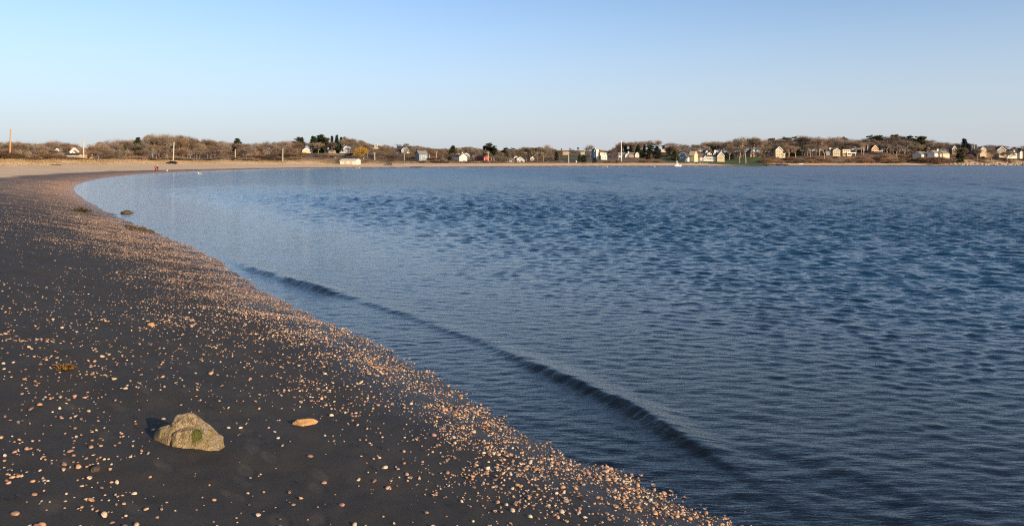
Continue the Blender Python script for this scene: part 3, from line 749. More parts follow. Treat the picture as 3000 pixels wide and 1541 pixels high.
# ------------------------------------------------------------------ trees and shrubs
def tube(V, T, p0, p1, r0, r1, n=4):
    d = (p1 - p0); 
    if d.length < 1e-6: return
    q = d.to_track_quat('Z', 'Y'); b = len(V)
    for p, r in ((p0, r0), (p1, r1)):
        for j in range(n):
            a = 2 * math.pi * j / n
            V.append(p + q @ Vector((r * math.cos(a), r * math.sin(a), 0)))
    for j in range(n):
        j2 = (j + 1) % n
        T.append((b + j, b + j2, b + n + j2)); T.append((b + j, b + n + j2, b + n + j))
def twig(V, T, p0, p1, w, rr):
    d = (p1 - p0); s = d.cross(Vector((rr.gauss(0, 1), rr.gauss(0, 1), rr.gauss(0, 1))))
    if s.length < 1e-6: return
    s = s.normalized() * w; b = len(V)
    V.append(p0 - s); V.append(p0 + s); V.append(p1)
    T.append((b, b + 1, b + 2))
def bare_tree(seed, h, spread, ntwig, trunk_f=0.28, low=0.25, wtw=0.05, stems=1, upright=0.5):
    """a leafless tree h metres tall: trunk with limbs, and a crown of fine twigs inside a rounded outline"""
    rr = random.Random(seed); TV, TT, CV, CT = [], [], [], []
    cz = h * (low + 1) / 2; rz = h * (1 - low) / 2; rx = spread
    lob = [(rr.uniform(0, 6.28), rr.uniform(-0.5, 0.8), rr.uniform(0.12, 0.3)) for _ in range(6)]
    def inside(p):
        a = math.atan2(p.y, p.x); e = (p.z - cz) / rz
        k = 1.0 + sum(w * math.exp(-((math.cos(a - la) - 1) ** 2) * 3 - (e - le) ** 2 * 3) for la, le, w in lob) - 0.15
        return (p.x / (rx * k)) ** 2 + (p.y / (rx * k)) ** 2 + (e / (k if e > 0 else 1)) ** 2
    tips = []
    for s_ in range(stems):
        base = Vector((rr.gauss(0, .25) * (stems > 1), rr.gauss(0, .25) * (stems > 1), -0.3))
        lean = Vector((rr.gauss(0, .06 + .2 * (stems > 1)), rr.gauss(0, .06 + .2 * (stems > 1)), 1)).normalized()
        r0 = h * 0.022 / math.sqrt(stems); top = base + lean * (h * trunk_f + 0.3)
        tube(TV, TT, base, top, r0 * 1.25, r0 * 0.85, 6)
        level = [(top, lean, h * 0.22, r0 * 0.7)]
        for L in range(4):
            nxt = []
            for p, d, ln, r in level:
                for k in range(4 if L == 0 else 3):
                    nd_ = (d * (0.9 if L else 0.8) + Vector((rr.gauss(0, .55), rr.gauss(0, .55), rr.uniform(0.0, upright)))).normalized()
                    q = p + nd_ * ln * rr.uniform(0.65, 1.15)
                    if L > 0 and inside(q) > 1.05: continue
                    tube(TV, TT, p, q, r, r * 0.6, 4 if L < 2 else 3)
                    nxt.append((q, nd_, ln * 0.72, r * 0.6)); tips.append((q, nd_))
            level = nxt
    for _ in range(ntwig):
        p, d = rr.choice(tips)
        for k in range(3):
            e = (d + Vector((rr.gauss(0, .7), rr.gauss(0, .7), rr.gauss(0.15, .6)))).normalized()
            q = p + e * h * rr.uniform(0.03, 0.085)
            if inside(q) > 1.12: break
            twig(CV, CT, p, q, wtw * (1 - 0.25 * k), rr)
            p, d = q, e
    return TV, TT, CV, CT
def evergreen(seed, h, kind, n):
    rr = random.Random(seed); TV, TT, CV, CT = [], [], [], []
    tube(TV, TT, Vector((0, 0, -0.3)), Vector((0, 0, h * 0.9)), h * 0.02, h * 0.004, 6)
    clumps = []
    if kind == 'spruce':
        nb = 70
        for i in range(nb):
            f = (i + rr.random()) / nb; z = h * (0.08 + 0.9 * f); R = h * 0.20 * (1 - f) ** 0.8 * rr.uniform(0.7, 1.15) + 0.15
            a = rr.uniform(0, 6.28)
            for k in (0.35, 0.65, 0.95): clumps.append((Vector((math.cos(a) * R * k, math.sin(a) * R * k, z - R * k * 0.25)), h * 0.035 * (1.15 - 0.5 * k) + 0.1))
    elif kind == 'cedar':
        for i in range(120):
            f = rr.random(); z = h * (0.06 + 0.92 * f); R = h * 0.19 * math.sin(min(1, (1.02 - f) * 1.7) * 1.57) * math.sqrt(rr.random()) 
            a = rr.uniform(0, 6.28); clumps.append((Vector((math.cos(a) * R, math.sin(a) * R, z)), h * rr.uniform(0.03, 0.06)))
    else:   # pine: open, uneven, flat topped
        for i in range(26):
            f = rr.uniform(0.32, 1); z = h * f; R = h * 0.26 * rr.uniform(0.2, 1) * (1.15 - 0.5 * f); a = rr.uniform(0, 6.28)
            c = Vector((math.cos(a) * R, math.sin(a) * R, z))
            tube(TV, TT, Vector((0, 0, z - h * 0.06)), c, h * 0.008, h * 0.003, 3)
            for _ in range(4): clumps.append((c + Vector((rr.gauss(0, h * .05), rr.gauss(0, h * .05), rr.gauss(0, h * .02))), h * rr.uniform(0.035, 0.065)))
    per = max(3, n // len(clumps))
    for c, r in clumps:
        for _ in range(per):
            v = Vector((rr.gauss(0, .5), rr.gauss(0, .5), rr.gauss(0, .38))) * r
            p = c + v; b = len(CV); s = h * 0.022
            for _ in range(3): CV.append(p + Vector((rr.gauss(0, s), rr.gauss(0, s), rr.gauss(0, s * .7))))
            CT.append((b, b + 1, b + 2))
    return TV, TT, CV, CT
def bark(name, col, ov=0.25): return simple_mat(name, col, 0.9, 0.3, 1.5, 0.0, 0.15, ov)
M_BARK = bark('grey_bark', (0.20, 0.155, 0.115)); M_PALE = bark('pale_bark', (0.34, 0.26, 0.18))
M_TW = bark('brown_twigs', (0.20, 0.148, 0.105), 0.3); M_TWR = bark('red_brown_twigs', (0.195, 0.13, 0.09), 0.2); M_TWG = bark('grey_twigs', (0.28, 0.215, 0.165), 0.2)
M_WIL = bark('willow_twigs', (0.42, 0.27, 0.08), 0.1); M_SHR = bark('shrub_twigs', (0.26, 0.155, 0.085), 0.35); M_DSH = bark('dark_shrub_twigs', (0.10, 0.065, 0.045), 0.3)
M_EVG = bark('dark_needles', (0.030, 0.042, 0.018), 0.3); M_EVB = bark('blue_needles', (0.030, 0.046, 0.032), 0.2); M_EVO = bark('olive_needles', (0.065, 0.06, 0.022), 0.25)
def tree_proto(name, geo, mt, mc):
    TV, TT, CV, CT = geo
    a = mesh_np('trunk', [tuple(v) for v in TV], None, TT); a.materials.append(mt)
    b = mesh_np('crown', [tuple(v) for v in CV], None, CT); b.materials.append(mc)
    return (name, a, b, max(v.z for v in CV))
def put_tree(proto, x, y, hgt, label, cat, group, rz=None, wide=1.0, crown_mat=None):
    name, a, b, h0 = proto
    s = hgt / h0
    o = empty(name, (x, y, gz(x, y)), rs.uniform(0, 6.28) if rz is None else rz); o.scale = (s * wide, s * wide, s)
    link('trunk', a, None, o); c = link('crown', b, None, o)
    return tag(o, label, cat, group)
NT = 1500
BARE = [tree_proto('bare_tree', bare_tree(k, 12, sp, NT, tf, lo, 0.055), M_BARK, mc) for k, sp, tf, lo, mc in
        ((1, 4.6, .2, .2, M_TW), (2, 3.8, .26, .24, M_TW), (3, 5.2, .18, .18, M_TWR), (4, 4.2, .3, .3, M_TWG), (5, 4.8, .22, .2, M_TWG), (6, 3.4, .2, .16, M_TWR), (7, 5.0, .24, .22, M_TW))]
GREY = [BARE[3], BARE[4]]; BROWN = [BARE[0], BARE[1], BARE[6]]; REDB = [BARE[2], BARE[5]]
PALEB = [tree_proto('bare_tree', bare_tree(20 + k, 12, 4.6, 900, .34, .34, 0.045), M_PALE, M_TWG) for k in range(2)]
WISPY = [tree_proto('bare_tree', bare_tree(30 + k, 12, 4.4, 420, .26, .25, 0.04), M_BARK, M_TWG) for k in range(2)]
WILLOW = tree_proto('willow_tree', bare_tree(50, 10, 7.6, 7500, .12, .0, 0.08), M_PALE, M_WIL)
SPRUCE = [tree_proto('spruce_tree', evergreen(60 + k, 14, 'spruce', 5200), M_BARK, M_EVB) for k in range(2)]
CEDAR = [tree_proto('cedar_tree', evergreen(70 + k, 10, 'cedar', 4200), M_BARK, M_EVG) for k in range(3)]
PINE = [tree_proto('pine_tree', evergreen(80 + k, 13, 'pine', 4600), M_BARK, M_EVO if k == 1 else M_EVG) for k in range(3)]
SHRUB = [tree_proto('bare_shrub', bare_tree(90 + k, 3, 2.1, 1300, .08, -.25, 0.03, 5, 0.2), M_BARK, (M_SHR, M_SHR, M_TW, M_TWR, M_DSH)[k]) for k in range(5)]

# outline of the tree tops: photo column -> row
TOPX = [0, 60, 110, 140, 215, 240, 300, 340, 400, 450, 490, 560, 650, 695, 740, 800, 840, 870, 900, 985, 1010, 1060, 1090, 1150, 1190, 1230, 1280, 1330, 1380, 1410, 1440, 1470, 1530, 1600, 1630, 1700, 1730, 1760, 1800, 1830, 1900, 1960, 1995, 2020, 2060, 2120, 2190, 2240, 2320, 2370, 2420, 2460, 2500, 2550, 2620, 2700, 2730, 2780, 2825, 2860, 2900, 2960, 3000, 3100]
TOPY = [410, 406, 420, 408, 411, 427, 412, 404, 402, 388, 388, 399, 410, 411, 416, 409, 408, 408, 412, 410, 398, 408, 424, 420, 419, 426, 433, 430, 425, 434, 434, 438, 428, 426, 436, 436, 423, 438, 434, 408, 408, 408, 416, 426, 410, 405, 398, 404, 398, 393, 400, 394, 402, 396, 394, 399, 405, 412, 414, 426, 421, 428, 431, 432]
SHX = np.array([p[0] for p in [(CX + F * a / b, 0) for a, b in SHORE if b > 100]]); SHD = np.array([b for a, b in SHORE if b > 100])
def shore_d(px):
    """distance of the far water's edge in this direction"""
    i = np.argsort(SHX); return float(np.interp(px, SHX[i], SHD[i]))
def shore_far(px):
    if px < 960: return float(np.interp(px, [-100, 0, 100, 200, 300, 400, 500, 600, 700, 800, 900, 960], [225, 245, 267, 291, 320, 357, 387, 424, 453, 477, 498, 506])) - 58
    return shore_d(px)
LAND = [(28, 'by the orange brown pole'), (105, 'between the orange pole and the grey shed'), (168, 'round the small grey shed'), (215, 'round the cream gabled house'), (300, 'past the whitish pole'), (365, 'round the narrow blackish evergreen'), (420, 'round the olive evergreen'),
        (507, 'behind the pale leaning pole'), (600, 'between the leaning pole and the slim pole'), (692, 'round the dark round topped evergreen'), (765, 'between the slim pole and the wood edge'), (828, 'by the pole at the wood edge'), (896, 'round the cream hillside cottage'), (945, 'round the hillside evergreens'), (1013, 'round the tall narrow house'), (1065, 'round the golden willow'),
        (1110, 'below the hilltop house'), (1172, 'round the steep roofed house'), (1241, 'round the blue house'), (1279, 'by the reddish pole'), (1335, 'round the dormered white house'), (1370, 'round the tan gambrel house'), (1408, 'round the red barn'), (1445, 'by the pines beside the barn'),
        (1509, 'round the white beach cottage'), (1559, 'round the tan cottage'), (1610, 'at the near edge of the green field'), (1666, 'round the green field'), (1715, 'by the old pier'), (1762, 'round the white cube house'), (1843, 'round the ranch house'), (1900, 'by the dark grove'), (1943, 'round the white box house'),
        (2004, 'round the gambrel shingled house'), (2042, 'round the brown garage'), (2095, 'round the big white house'), (2150, 'beside the lawn'), (2205, 'round the tan gabled house'), (2255, 'between the tan and cream gabled houses'), (2286, 'round the tall cream gabled house'), (2345, 'in the domed wood above the black jetty'), (2395, 'between the jetty and the terrace house'), (2441, 'round the cream terrace house'), (2485, 'round the railed deck house'),
        (2525, 'above the red kayak'), (2562, 'round the orange wooden house'), (2628, 'by the small pale forked tree'), (2670, 'by the skyline pines'), (2710, 'round the broad pale roof'), (2764, 'round the twin gabled house'), (2800, 'round the narrow brown gable'), (2830, 'by the layered evergreen'), (2872, 'round the dark square tower'), (2919, 'round the long brown house'), (2975, 'round the low white house'), (3040, 'beyond the low white house')]
def land(px): return min(LAND, key=lambda q: abs(q[0] - px))[1]
def wood_label(px, kind): return f'{kind} {land(px)}'
KEEP_OUT = []      # (px0, px1, nearest distance of what must stay visible)
def keep(px0, px1, d): KEEP_OUT.append((px0, px1, d))
def blocked(px, d, halfw_px, toprow):
    for a, b, dd in KEEP_OUT:
        if a - halfw_px < px < b + halfw_px and d < dd + 4: return True
    return False

# ------------------------------------------------------------------ houses
WHITE = simple_mat('white_clapboard', (0.66, 0.62, 0.52), 0.7, 0.06, 0.6); CREAM = simple_mat('cream_clapboard', (0.55, 0.45, 0.29), 0.7, 0.08, 0.6)
TAN = simple_mat('tan_shingle', (0.38, 0.27, 0.165), 0.8, 0.15, 1.2); GREYW = simple_mat('grey_shingle', (0.30, 0.28, 0.25), 0.85, 0.15, 1.2)
BLUEW = simple_mat('blue_grey_shingle', (0.20, 0.24, 0.28), 0.8, 0.12, 1.2); REDW = simple_mat('red_barn_boards', (0.30, 0.045, 0.03), 0.8, 0.15, 1.0)
BROWNW = simple_mat('brown_shingle', (0.24, 0.16, 0.10), 0.85, 0.15, 1.2); DARKW = simple_mat('dark_boards', (0.045, 0.045, 0.05), 0.85, 0.15, 1.2)
R_DARK = simple_mat('dark_roof_shingles', (0.055, 0.055, 0.058), 0.85, 0.2, 1.5); R_GREY = simple_mat('grey_roof_shingles', (0.20, 0.19, 0.175), 0.85, 0.15, 1.5)
R_BRN = simple_mat('brown_roof_shingles', (0.22, 0.13, 0.08), 0.85, 0.15, 1.5); TRIM = simple_mat('white_trim', (0.82, 0.80, 0.74), 0.6, 0.03, 1.0)
GLASS = simple_mat('window_glass', (0.02, 0.025, 0.03), 0.08, 0.1, 1.0, 0.0, 0.6); BRICK = simple_mat('chimney_brick', (0.36, 0.15, 0.09), 0.9, 0.2, 3.0); CHIM_W = simple_mat('white_chimney', (0.78, 0.72, 0.58), 0.8, 0.08, 2.0)
def poly_prism(V, Fc, pts, y0, y1, ax):
    """pts: (u, z) outline, extruded from y0 to y1; ax 'y': u is x; ax 'x': u is y"""
    b = len(V); n = len(pts)
    for yy in (y0, y1):
        for u, z in pts: V.append((u, yy, z) if ax == 'y' else (yy, u, z))
    f1 = tuple(range(b, b + n)); f2 = tuple(range(b + 2 * n - 1, b + n - 1, -1))
    Fc.append(f1); Fc.append(f2)
    for i in range(n):
        j = (i + 1) % n; Fc.append((b + j, b + i, b + n + i, b + n + j))
def py_mesh(name, V, Fc, mat):
    me = bpy.data.meshes.new(name); me.from_pydata(V, [], Fc); me.materials.append(mat)
    bm = bmesh.new(); bm.from_mesh(me); bmesh.ops.recalc_face_normals(bm, faces=bm.faces[:]); bm.to_mesh(me); bm.free()
    return me
def box_mesh(name, x0, x1, y0, y1, z0, z1, mat):
    V, Fc = [], []; poly_prism(V, Fc, [(x0, z0), (x1, z0), (x1, z1), (x0, z1)], y0, y1, 'y'); return py_mesh(name, V, Fc, mat)
WIN_CACHE = {}
def window_at(parent, x, y, z, w, h, face='front'):
    key = (round(w, 1), round(h, 1))
    if key not in WIN_CACHE:
        w_, h_ = max(key[0], .4), max(key[1], .4)
        V, Fc = [], []
        for a, b, c, d in ((-w_/2, w_/2, h_/2, h_/2 + .12), (-w_/2, w_/2, -h_/2 - .14, -h_/2), (-w_/2 - .12, -w_/2, -h_/2 - .1, h_/2 + .1), (w_/2, w_/2 + .12, -h_/2 - .1, h_/2 + .1), (-.04, .04, -h_/2, h_/2)):
            poly_prism(V, Fc, [(a, c), (b, c), (b, d), (a, d)], -0.09, 0.03, 'y')
        WIN_CACHE[key] = (py_mesh('window', V, Fc, TRIM), box_mesh('pane', -w_/2, w_/2, -0.05, 0.02, -h_/2, h_/2, GLASS))
    a, b = WIN_CACHE[key]
    o = link('window', a, None, parent); o.location = (x, y, z)
    if face == 'right': o.rotation_euler = (0, 0, rad(90))
    if face == 'left': o.rotation_euler = (0, 0, rad(-90))
    link('pane', b, None, o)
def gable_block(root, x0, x1, y0, y1, he, hr, axis, wall, roof, kind='gable', z0=-2.5, over=0.35, th=0.28, trim=True):
    """one volume of a house with its roof; axis 'y': gable towards the viewer"""
    if axis == 'y': u0, u1, e0, e1 = x0, x1, y0, y1
    else: u0, u1, e0, e1 = y0, y1, x0, x1
    c = (u0 + u1) / 2; hw = (u1 - u0) / 2
    if kind == 'gable': prof = [(-1, he), (0, hr), (1, he)]
    elif kind == 'gambrel': prof = [(-1, he), (-.68, he + .62 * (hr - he)), (0, hr), (.68, he + .62 * (hr - he)), (1, he)]
    elif kind == 'shed': prof = [(-1, he), (1, hr)]
    else: prof = [(-1, he), (1, he)]
    P = [(c + a * hw, z) for a, z in prof]
    V, Fc = [], []; poly_prism(V, Fc, [(u0, z0)] + P + [(u1, z0)], e0, e1, axis)
    link('wall', py_mesh('wall', V, Fc, wall), None, root)
    V, Fc = [], []
    for i in range(len(P) - 1):
        (a, za), (b, zb) = P[i], P[i + 1]
        L = math.hypot(b - a, zb - za); ux, uz = (b - a) / L, (zb - za) / L
        if i == 0: a -= ux * over; za -= uz * over
        if i == len(P) - 2: b += ux * over; zb += uz * over
        nx, nz = -uz * th, ux * th
        poly_prism(V, Fc, [(a, za + .02), (b, zb + .02), (b + nx, zb + nz), (a + nx, za + nz)], e0 - over, e1 + over, axis)
    ro = link('roof', py_mesh('roof', V, Fc, roof), None, root)
    if trim and axis == 'y' and kind in ('gable', 'gambrel'):
        V, Fc = [], []
        for i in range(len(P) - 1):
            (a, za), (b, zb) = P[i], P[i + 1]
            L = math.hypot(b - a, zb - za); nx, nz = -(zb - za) / L * .3, (b - a) / L * .3
            poly_prism(V, Fc, [(a - nx, za - nz * 1.1), (b - nx, zb - nz * 1.1), (b + nx * .7, zb + nz * .7), (a + nx * .7, za + nz * .7)], e0 - over - 0.06, e0 - over + 0.02, 'y')
        link('gable_trim', py_mesh('gable_trim', V, Fc, TRIM), None, root)
    return ro
def chimney(ro, x, y, z0, z1, w, mat):
    V, Fc = [], []; poly_prism(V, Fc, [(x - w/2, z0), (x + w/2, z0), (x + w/2, z1), (x - w/2, z1)], y - w * .4, y + w * .4, 'y')
    poly_prism(V, Fc, [(x - w*.6, z1), (x + w*.6, z1), (x + w*.6, z1 + .25), (x - w*.6, z1 + .25)], y - w * .5, y + w * .5, 'y')
    link('chimney', py_mesh('chimney', V, Fc, mat), None, ro)
class House:
    """measures in photograph pixels at the house's own distance, turned into metres"""
    def __init__(self, name, label, px, base, d, rz=0.0, cat='house', px0=None, px1=None):
        self.k = d / F; self.px = px; self.base = base
        x, y = at(px, d)
        self.o = empty(name, (x, y, zat(base, d)), math.radians(rz)); tag(self.o, label, cat)
        self.d = d; self.x0 = 1e9; self.x1 = -1e9
    def X(self, p): return (p - self.px) * self.k
    def Z(self, r): return (self.base - r) * self.k
    def block(self, a, b, eave, ridge, axis='y', dep=9, wall=WHITE, roof=R_DARK, kind='gable', back=0.0, foot=None, **kw):
        self.x0 = min(self.x0, a); self.x1 = max(self.x1, b)
        keep(a, b, self.d + back - 2)
        z0 = -2.5 if foot is None else self.Z(foot)
        self.last = gable_block(self.o, self.X(a), self.X(b), back, back + dep, self.Z(eave), self.Z(ridge), axis, wall, roof, kind, z0, **kw)
        self.back = back
        return self
    def chim(self, p, r0, r1, w=3.5, mat=BRICK, back=3.0):
        chimney(self.last, self.X(p), self.back + back, self.Z(r0), self.Z(r1), w * self.k, mat); return self
    def win(self, pts, w=1.7, h=2.4, back=None):
        for p, r in pts: window_at(self.o, self.X(p), (self.back if back is None else back) - 0.05, self.Z(r), w * self.k, h * self.k)
        return self
    def flat(self, name, a, b, r0, r1, mat, y0, y1):
        link(name, box_mesh(name, self.X(a), self.X(b), y0, y1, self.Z(r0), self.Z(r1), mat), None, self.o); return self

h = House('cream_house', 'cream gabled house with brown roofs and two brick chimneys among bare trees', 208, 464, 350, 8)
h.block(190, 216, 446, 433, 'y', 8, CREAM, R_BRN, back=6).chim(188.5, 446, 431, 5, BRICK).win([(199, 440), (205, 440)], 2.4, 3.4)
h.block(199, 217, 452, 443, 'y', 6, CREAM, R_BRN, back=2).win([(208, 449)], 2.4, 3.5)
h.block(196, 230, 455, 451, 'x', 5, CREAM, R_DARK, back=-1).win([(202, 460), (207, 460), (217, 460), (222, 460)], 2.6, 4)
h.block(215, 242, 452, 445, 'x', 7, TAN, R_BRN, back=4).chim(231, 452, 443, 4, BRICK)
h = House('grey_shed', 'small grey gabled shed half hidden in the bare wood', 168, 450, 365, 10, 'shed')
h.block(162, 174, 443, 436, 'y', 6, GREYW, R_GREY).win([(168, 445)], 2.2, 3)
h = House('cream_cottage', 'low cream cottage with a pale roof on the grassy hillside', 896, 448.5, 650, 22)
h.block(886, 907, 441, 434, 'y', 11, CREAM, R_GREY).win([(892, 444), (897, 444), (901, 444)], 1.8, 2.6)
h.block(905, 912, 446, 443, 'x', 5, CREAM, R_GREY, back=2)
h = House('small_shed', 'low tan shed in front of evergreens on the hillside', 969, 448.5, 640, -8, 'shed')
h.block(962, 977, 444.5, 441, 'x', 5, TAN, R_GREY).win([(966, 446.4)], 1.6, 1.8)
h = House('hillside_house', 'tall narrow grey gabled house with white trim on the hillside', 1013, 449.5, 680, 6)
h.block(1006, 1022, 437, 429, 'y', 9, GREYW, R_GREY).win([(1010, 440), (1016, 440), (1010, 446), (1016, 446)], 1.8, 2.6)
h.block(999, 1008, 441, 437.5, 'x', 6, GREYW, R_GREY, back=1.5).win([(1003, 445)], 1.8, 2.4)
h = House('hilltop_house', 'white gabled house with brown roof on the crest beyond the willow', 1097, 437, 800, -12)
h.block(1090, 1107, 431, 425, 'y', 10, WHITE, R_BRN).win([(1095, 433), (1101, 433)], 1.6, 2.2).chim(1103, 430, 423, 2.5, CHIM_W)
h = House('steep_roofed_house', 'house with a steep dark roof and white gables on the rise', 1172, 450, 740, -14)
h.block(1156, 1178, 445, 429, 'x', 10, GREYW, R_DARK, back=2)
h.block(1176, 1191, 441, 434, 'y', 9, WHITE, R_GREY).win([(1180, 444), (1186, 444)], 1.7, 2.4)
h = House('blue_house', 'blue grey gabled house with a dark chimney behind the utility poles', 1241, 471, 570, 36)
h.block(1226, 1254, 452, 443, 'x', 6, BLUEW, R_GREY).chim(1229.5, 450, 437, 5, DARKW, 4).win([(1234, 458), (1241, 458), (1248, 458), (1234, 465), (1248, 465)], 2.0, 3.0)
h = House('dormer_house', 'white house with dark roof, white dormers and a white chimney', 1335, 472.5, 640, -46)
h.block(1317, 1352, 459, 450, 'x', 8, WHITE, R_DARK).chim(1347, 455, 447, 3, CHIM_W, 4).win([(1327, 464), (1334, 464), (1341, 464)], 2.2, 3.2)
h.block(1329, 1336, 453.5, 451, 'y', 5, WHITE, R_GREY, 'gable', back=1.2, foot=457, over=.15, th=.2).win([(1332.5, 454.8)], 1.8, 2)
h.block(1339, 1345, 453.5, 451, 'y', 5, WHITE, R_GREY, 'gable', back=1.2, foot=457, over=.15, th=.2).win([(1342, 454.8)], 1.8, 2)
h = House('gambrel_house', 'cream trimmed tan house with gambrel roof between dark hedge and barn', 1368, 468, 690, 8)
h.block(1356, 1376, 460, 449.5, 'y', 10, TAN, TRIM, 'gambrel').win([(1363, 455), (1369, 455), (1363, 463), (1369, 463)], 2.0, 2.6)
h.block(1374, 1384, 466, 462, 'x', 6, CREAM, R_GREY, back=1)
h = House('red_barn', 'red barn with white corner boards and a long shaded dark roofed side', 1408, 472, 668, -52, 'barn')
h.block(1388, 1426, 461, 455, 'x', 6.5, REDW, R_DARK)
h.flat('corner_board', 1424.6, 1426.4, 473, 460.5, TRIM, -0.12, 0.05)
window_at(h.o, h.X(1426) + .05, 3.2, h.Z(463.5), .9, 1.2, 'right')
h = House('white_cottage', 'white cottage with a bright gable and long low wing behind the beach', 1509, 476.5, 665, -6)
h.block(1514, 1534, 467.5, 460.5, 'y', 9, WHITE, R_DARK).win([(1520, 471.5), (1528, 471.5), (1524, 466)], 2.0, 2.8)
h.block(1490, 1507, 469.5, 465, 'x', 6, WHITE, R_GREY, back=1.0).win([(1495, 472.8), (1502, 472.8)], 1.8, 2.2)
h.block(1484, 1491, 471, 465.5, 'x', 6, GREYW, R_GREY, back=1.5)
h.block(1505, 1515, 464, 458, 'gable' and 'y', 6, DARKW, R_GREY, 'gambrel', back=4).win([(1510, 464)], 1.8, 3)
h = House('tan_cottage', 'small tan cottage with pale chimney deep in brown trees', 1559, 472.5, 700, 5)
h.block(1553, 1565, 466, 461.5, 'y', 6, TAN, R_GREY).chim(1561, 464, 459.5, 3.2, CHIM_W, 2).win([(1556, 469), (1561, 469)], 1.8, 2.4)
h = House('far_house', 'low tan house far off on the hill beyond the green field', 1656, 449, 900, 10)
h.block(1648, 1666, 445, 442, 'x', 8, TAN, R_BRN).win([(1652, 447), (1661, 447)], 1.5, 1.6)
h = House('far_cottage', 'tiny pink roofed cottage far off on the hill beyond the dark trees', 1706, 447.5, 930, -10)
h.block(1701, 1711, 444.8, 442, 'x', 7, CREAM, R_BRN).win([(1704, 446)], 1.4, 1.5)
h = House('white_tower_house', 'tall white cube house with stepped blocks and blue grey back gable', 1762, 467.5, 715, 6)
h.block(1759, 1778, 448, 447, 'y', 9, WHITE, R_GREY, 'flat', back=1.5, over=.15).win([(1763, 452), (1768, 452), (1773, 452)], 2.0, 2.6)
h.block(1748, 1756, 438.5, 438, 'y', 6, WHITE, TRIM, 'flat', back=3, over=.1)
h.block(1755, 1773, 447, 440.5, 'x', 7, TAN, R_BRN, back=4)
h.block(1743, 1752, 444, 436, 'y', 10, BLUEW, R_DARK, back=4.5)
h.block(1760, 1778, 456.5, 456, 'y', 6, WHITE, TRIM, 'flat', back=-1.5, over=.1).win([(1765, 462), (1773, 462)], 2.2, 3)
h = House('ranch_house', 'long low house with grey roof, white gable end and a round white chimney', 1843, 461.5, 750, 4)
h.block(1838, 1866, 453.5, 447.5, 'x', 8, TAN, R_GREY, back=1).chim(1843, 450, 445.5, 3.4, CHIM_W, 2).win([(1843, 457), (1849, 457), (1855, 457)], 2.2, 3)
h.block(1861, 1873, 453.5, 447, 'y', 8, WHITE, R_GREY).win([(1867, 457)], 2.2, 3)
h.block(1814, 1836, 455, 448, 'x', 7, WHITE, R_GREY, back=2).win([(1819, 458), (1827, 458)], 2.2, 2.8)
h.block(1831, 1841, 456, 451, 'y', 5, WHITE, R_GREY, back=-.5)
h = House('white_box_house', 'plain white flat roofed box showing between evergreens', 1943, 447, 880, 5)
h.block(1937, 1950, 438, 437, 'y', 8, CREAM, TRIM, 'flat', over=.1).win([(1941, 441.5), (1946, 441.5)], 1.6, 2.2)
h = House('gambrel_shingle_house', 'blue grey shingled house with gambrel front and lit side gable', 2004, 472, 765, -38)
h.block(1988, 2011, 457, 446, 'y', 9, BLUEW, R_DARK, 'gambrel').win([(1994, 453), (2000, 453), (2006, 453), (1993, 463), (2000, 463), (2007, 463)], 2.0, 2.6)
h.block(2007, 2016, 463, 460, 'x', 4, WHITE, R_DARK, back=-.6).win([(2011, 467)], 2.4, 4)
h.block(2012, 2029, 455, 443.5, 'x', 8, CREAM, simple_mat('pale_roof', (0.60, 0.46, 0.28), .8), back=5)
h = House('brown_garage', 'brown roofed garage with white end wall between two larger houses', 2042, 472.5, 775, -16, 'garage')
h.block(2024, 2057, 461, 451, 'x', 9, GREYW, R_BRN).win([(2030, 466), (2037, 466)], 2.6, 3.4)
h.flat('end_door', 2051, 2056.5, 471, 461.5, TRIM, -0.12, 0.02)
h = House('gable_fronted_house', 'big white house with cream front gable, rows of windows and dark dormered roof', 2095, 472.5, 790, -5)
h.block(2100, 2121, 458, 445.5, 'y', 10, CREAM, R_DARK, back=-2).win([(2103.5 + 3.3 * i, 463.5) for i in range(5)] + [(2106.5 + 3.5 * i, 458) for i in range(3)] + [(2110.5, 453)], 1.8, 2.6)
h.block(2070, 2101, 459, 448.5, 'x', 9, WHITE, R_DARK, back=0.5).win([(2074 + 4.2 * i, 466) for i in range(7)], 2.4, 4.5)
h.chim(2097, 452, 441, 4.5, CHIM_W, 4.5)
h.block(2073, 2086, 452.5, 447.5, 'y', 5, WHITE, R_GREY, back=1.8, foot=458, over=.15).win([(2077, 454), (2082, 454)], 2.0, 2.4)
h.block(2090, 2098, 453, 447.5, 'y', 5, WHITE, R_DARK, back=1.8, foot=458, over=.15).win([(2094, 454)], 2.4, 2.6)
h.block(2069, 2078, 449, 441, 'y', 6, WHITE, R_GREY, back=5).win([(2073, 447)], 1.8, 2)
h.block(2061, 2072, 464, 457, 'y', 6, WHITE, R_DARK, back=-.4).win([(2066, 466)], 2.2, 3)
h = House('tan_gable_house', 'tan gabled house behind pale branching trees and an orange shrub', 2205, 459.5, 860, 12)
h.block(2197, 2213, 448, 439.5, 'y', 9, TAN, R_BRN).win([(2201, 451), (2208, 451), (2205, 446)], 1.8, 2.6)
h = House('yellow_gable_house', 'tall cream house with white trimmed gable and low side porch above shrubs', 2286, 461.5, 850, 3)
h.block(2272, 2293, 440, 430.5, 'y', 10, CREAM, R_GREY, over=.6).win([(2279, 444), (2285, 444), (2278, 454), (2284, 454), (2290, 454)], 2.4, 3.4)
h.block(2292, 2300, 450.5, 449.5, 'y', 7, CREAM, TRIM, 'flat', back=-.5, over=.4).win([(2296, 455)], 3.0, 4.5)
h = House('terrace_house', 'cream house with low dark roof and pale chimney behind bare tree trunks', 2441, 455.5, 910, -6)
h.block(2440, 2461, 442, 436, 'y', 9, CREAM, R_BRN).win([(2446, 444), (2452, 444), (2444, 451), (2450, 451), (2456, 451)], 2.4, 3)
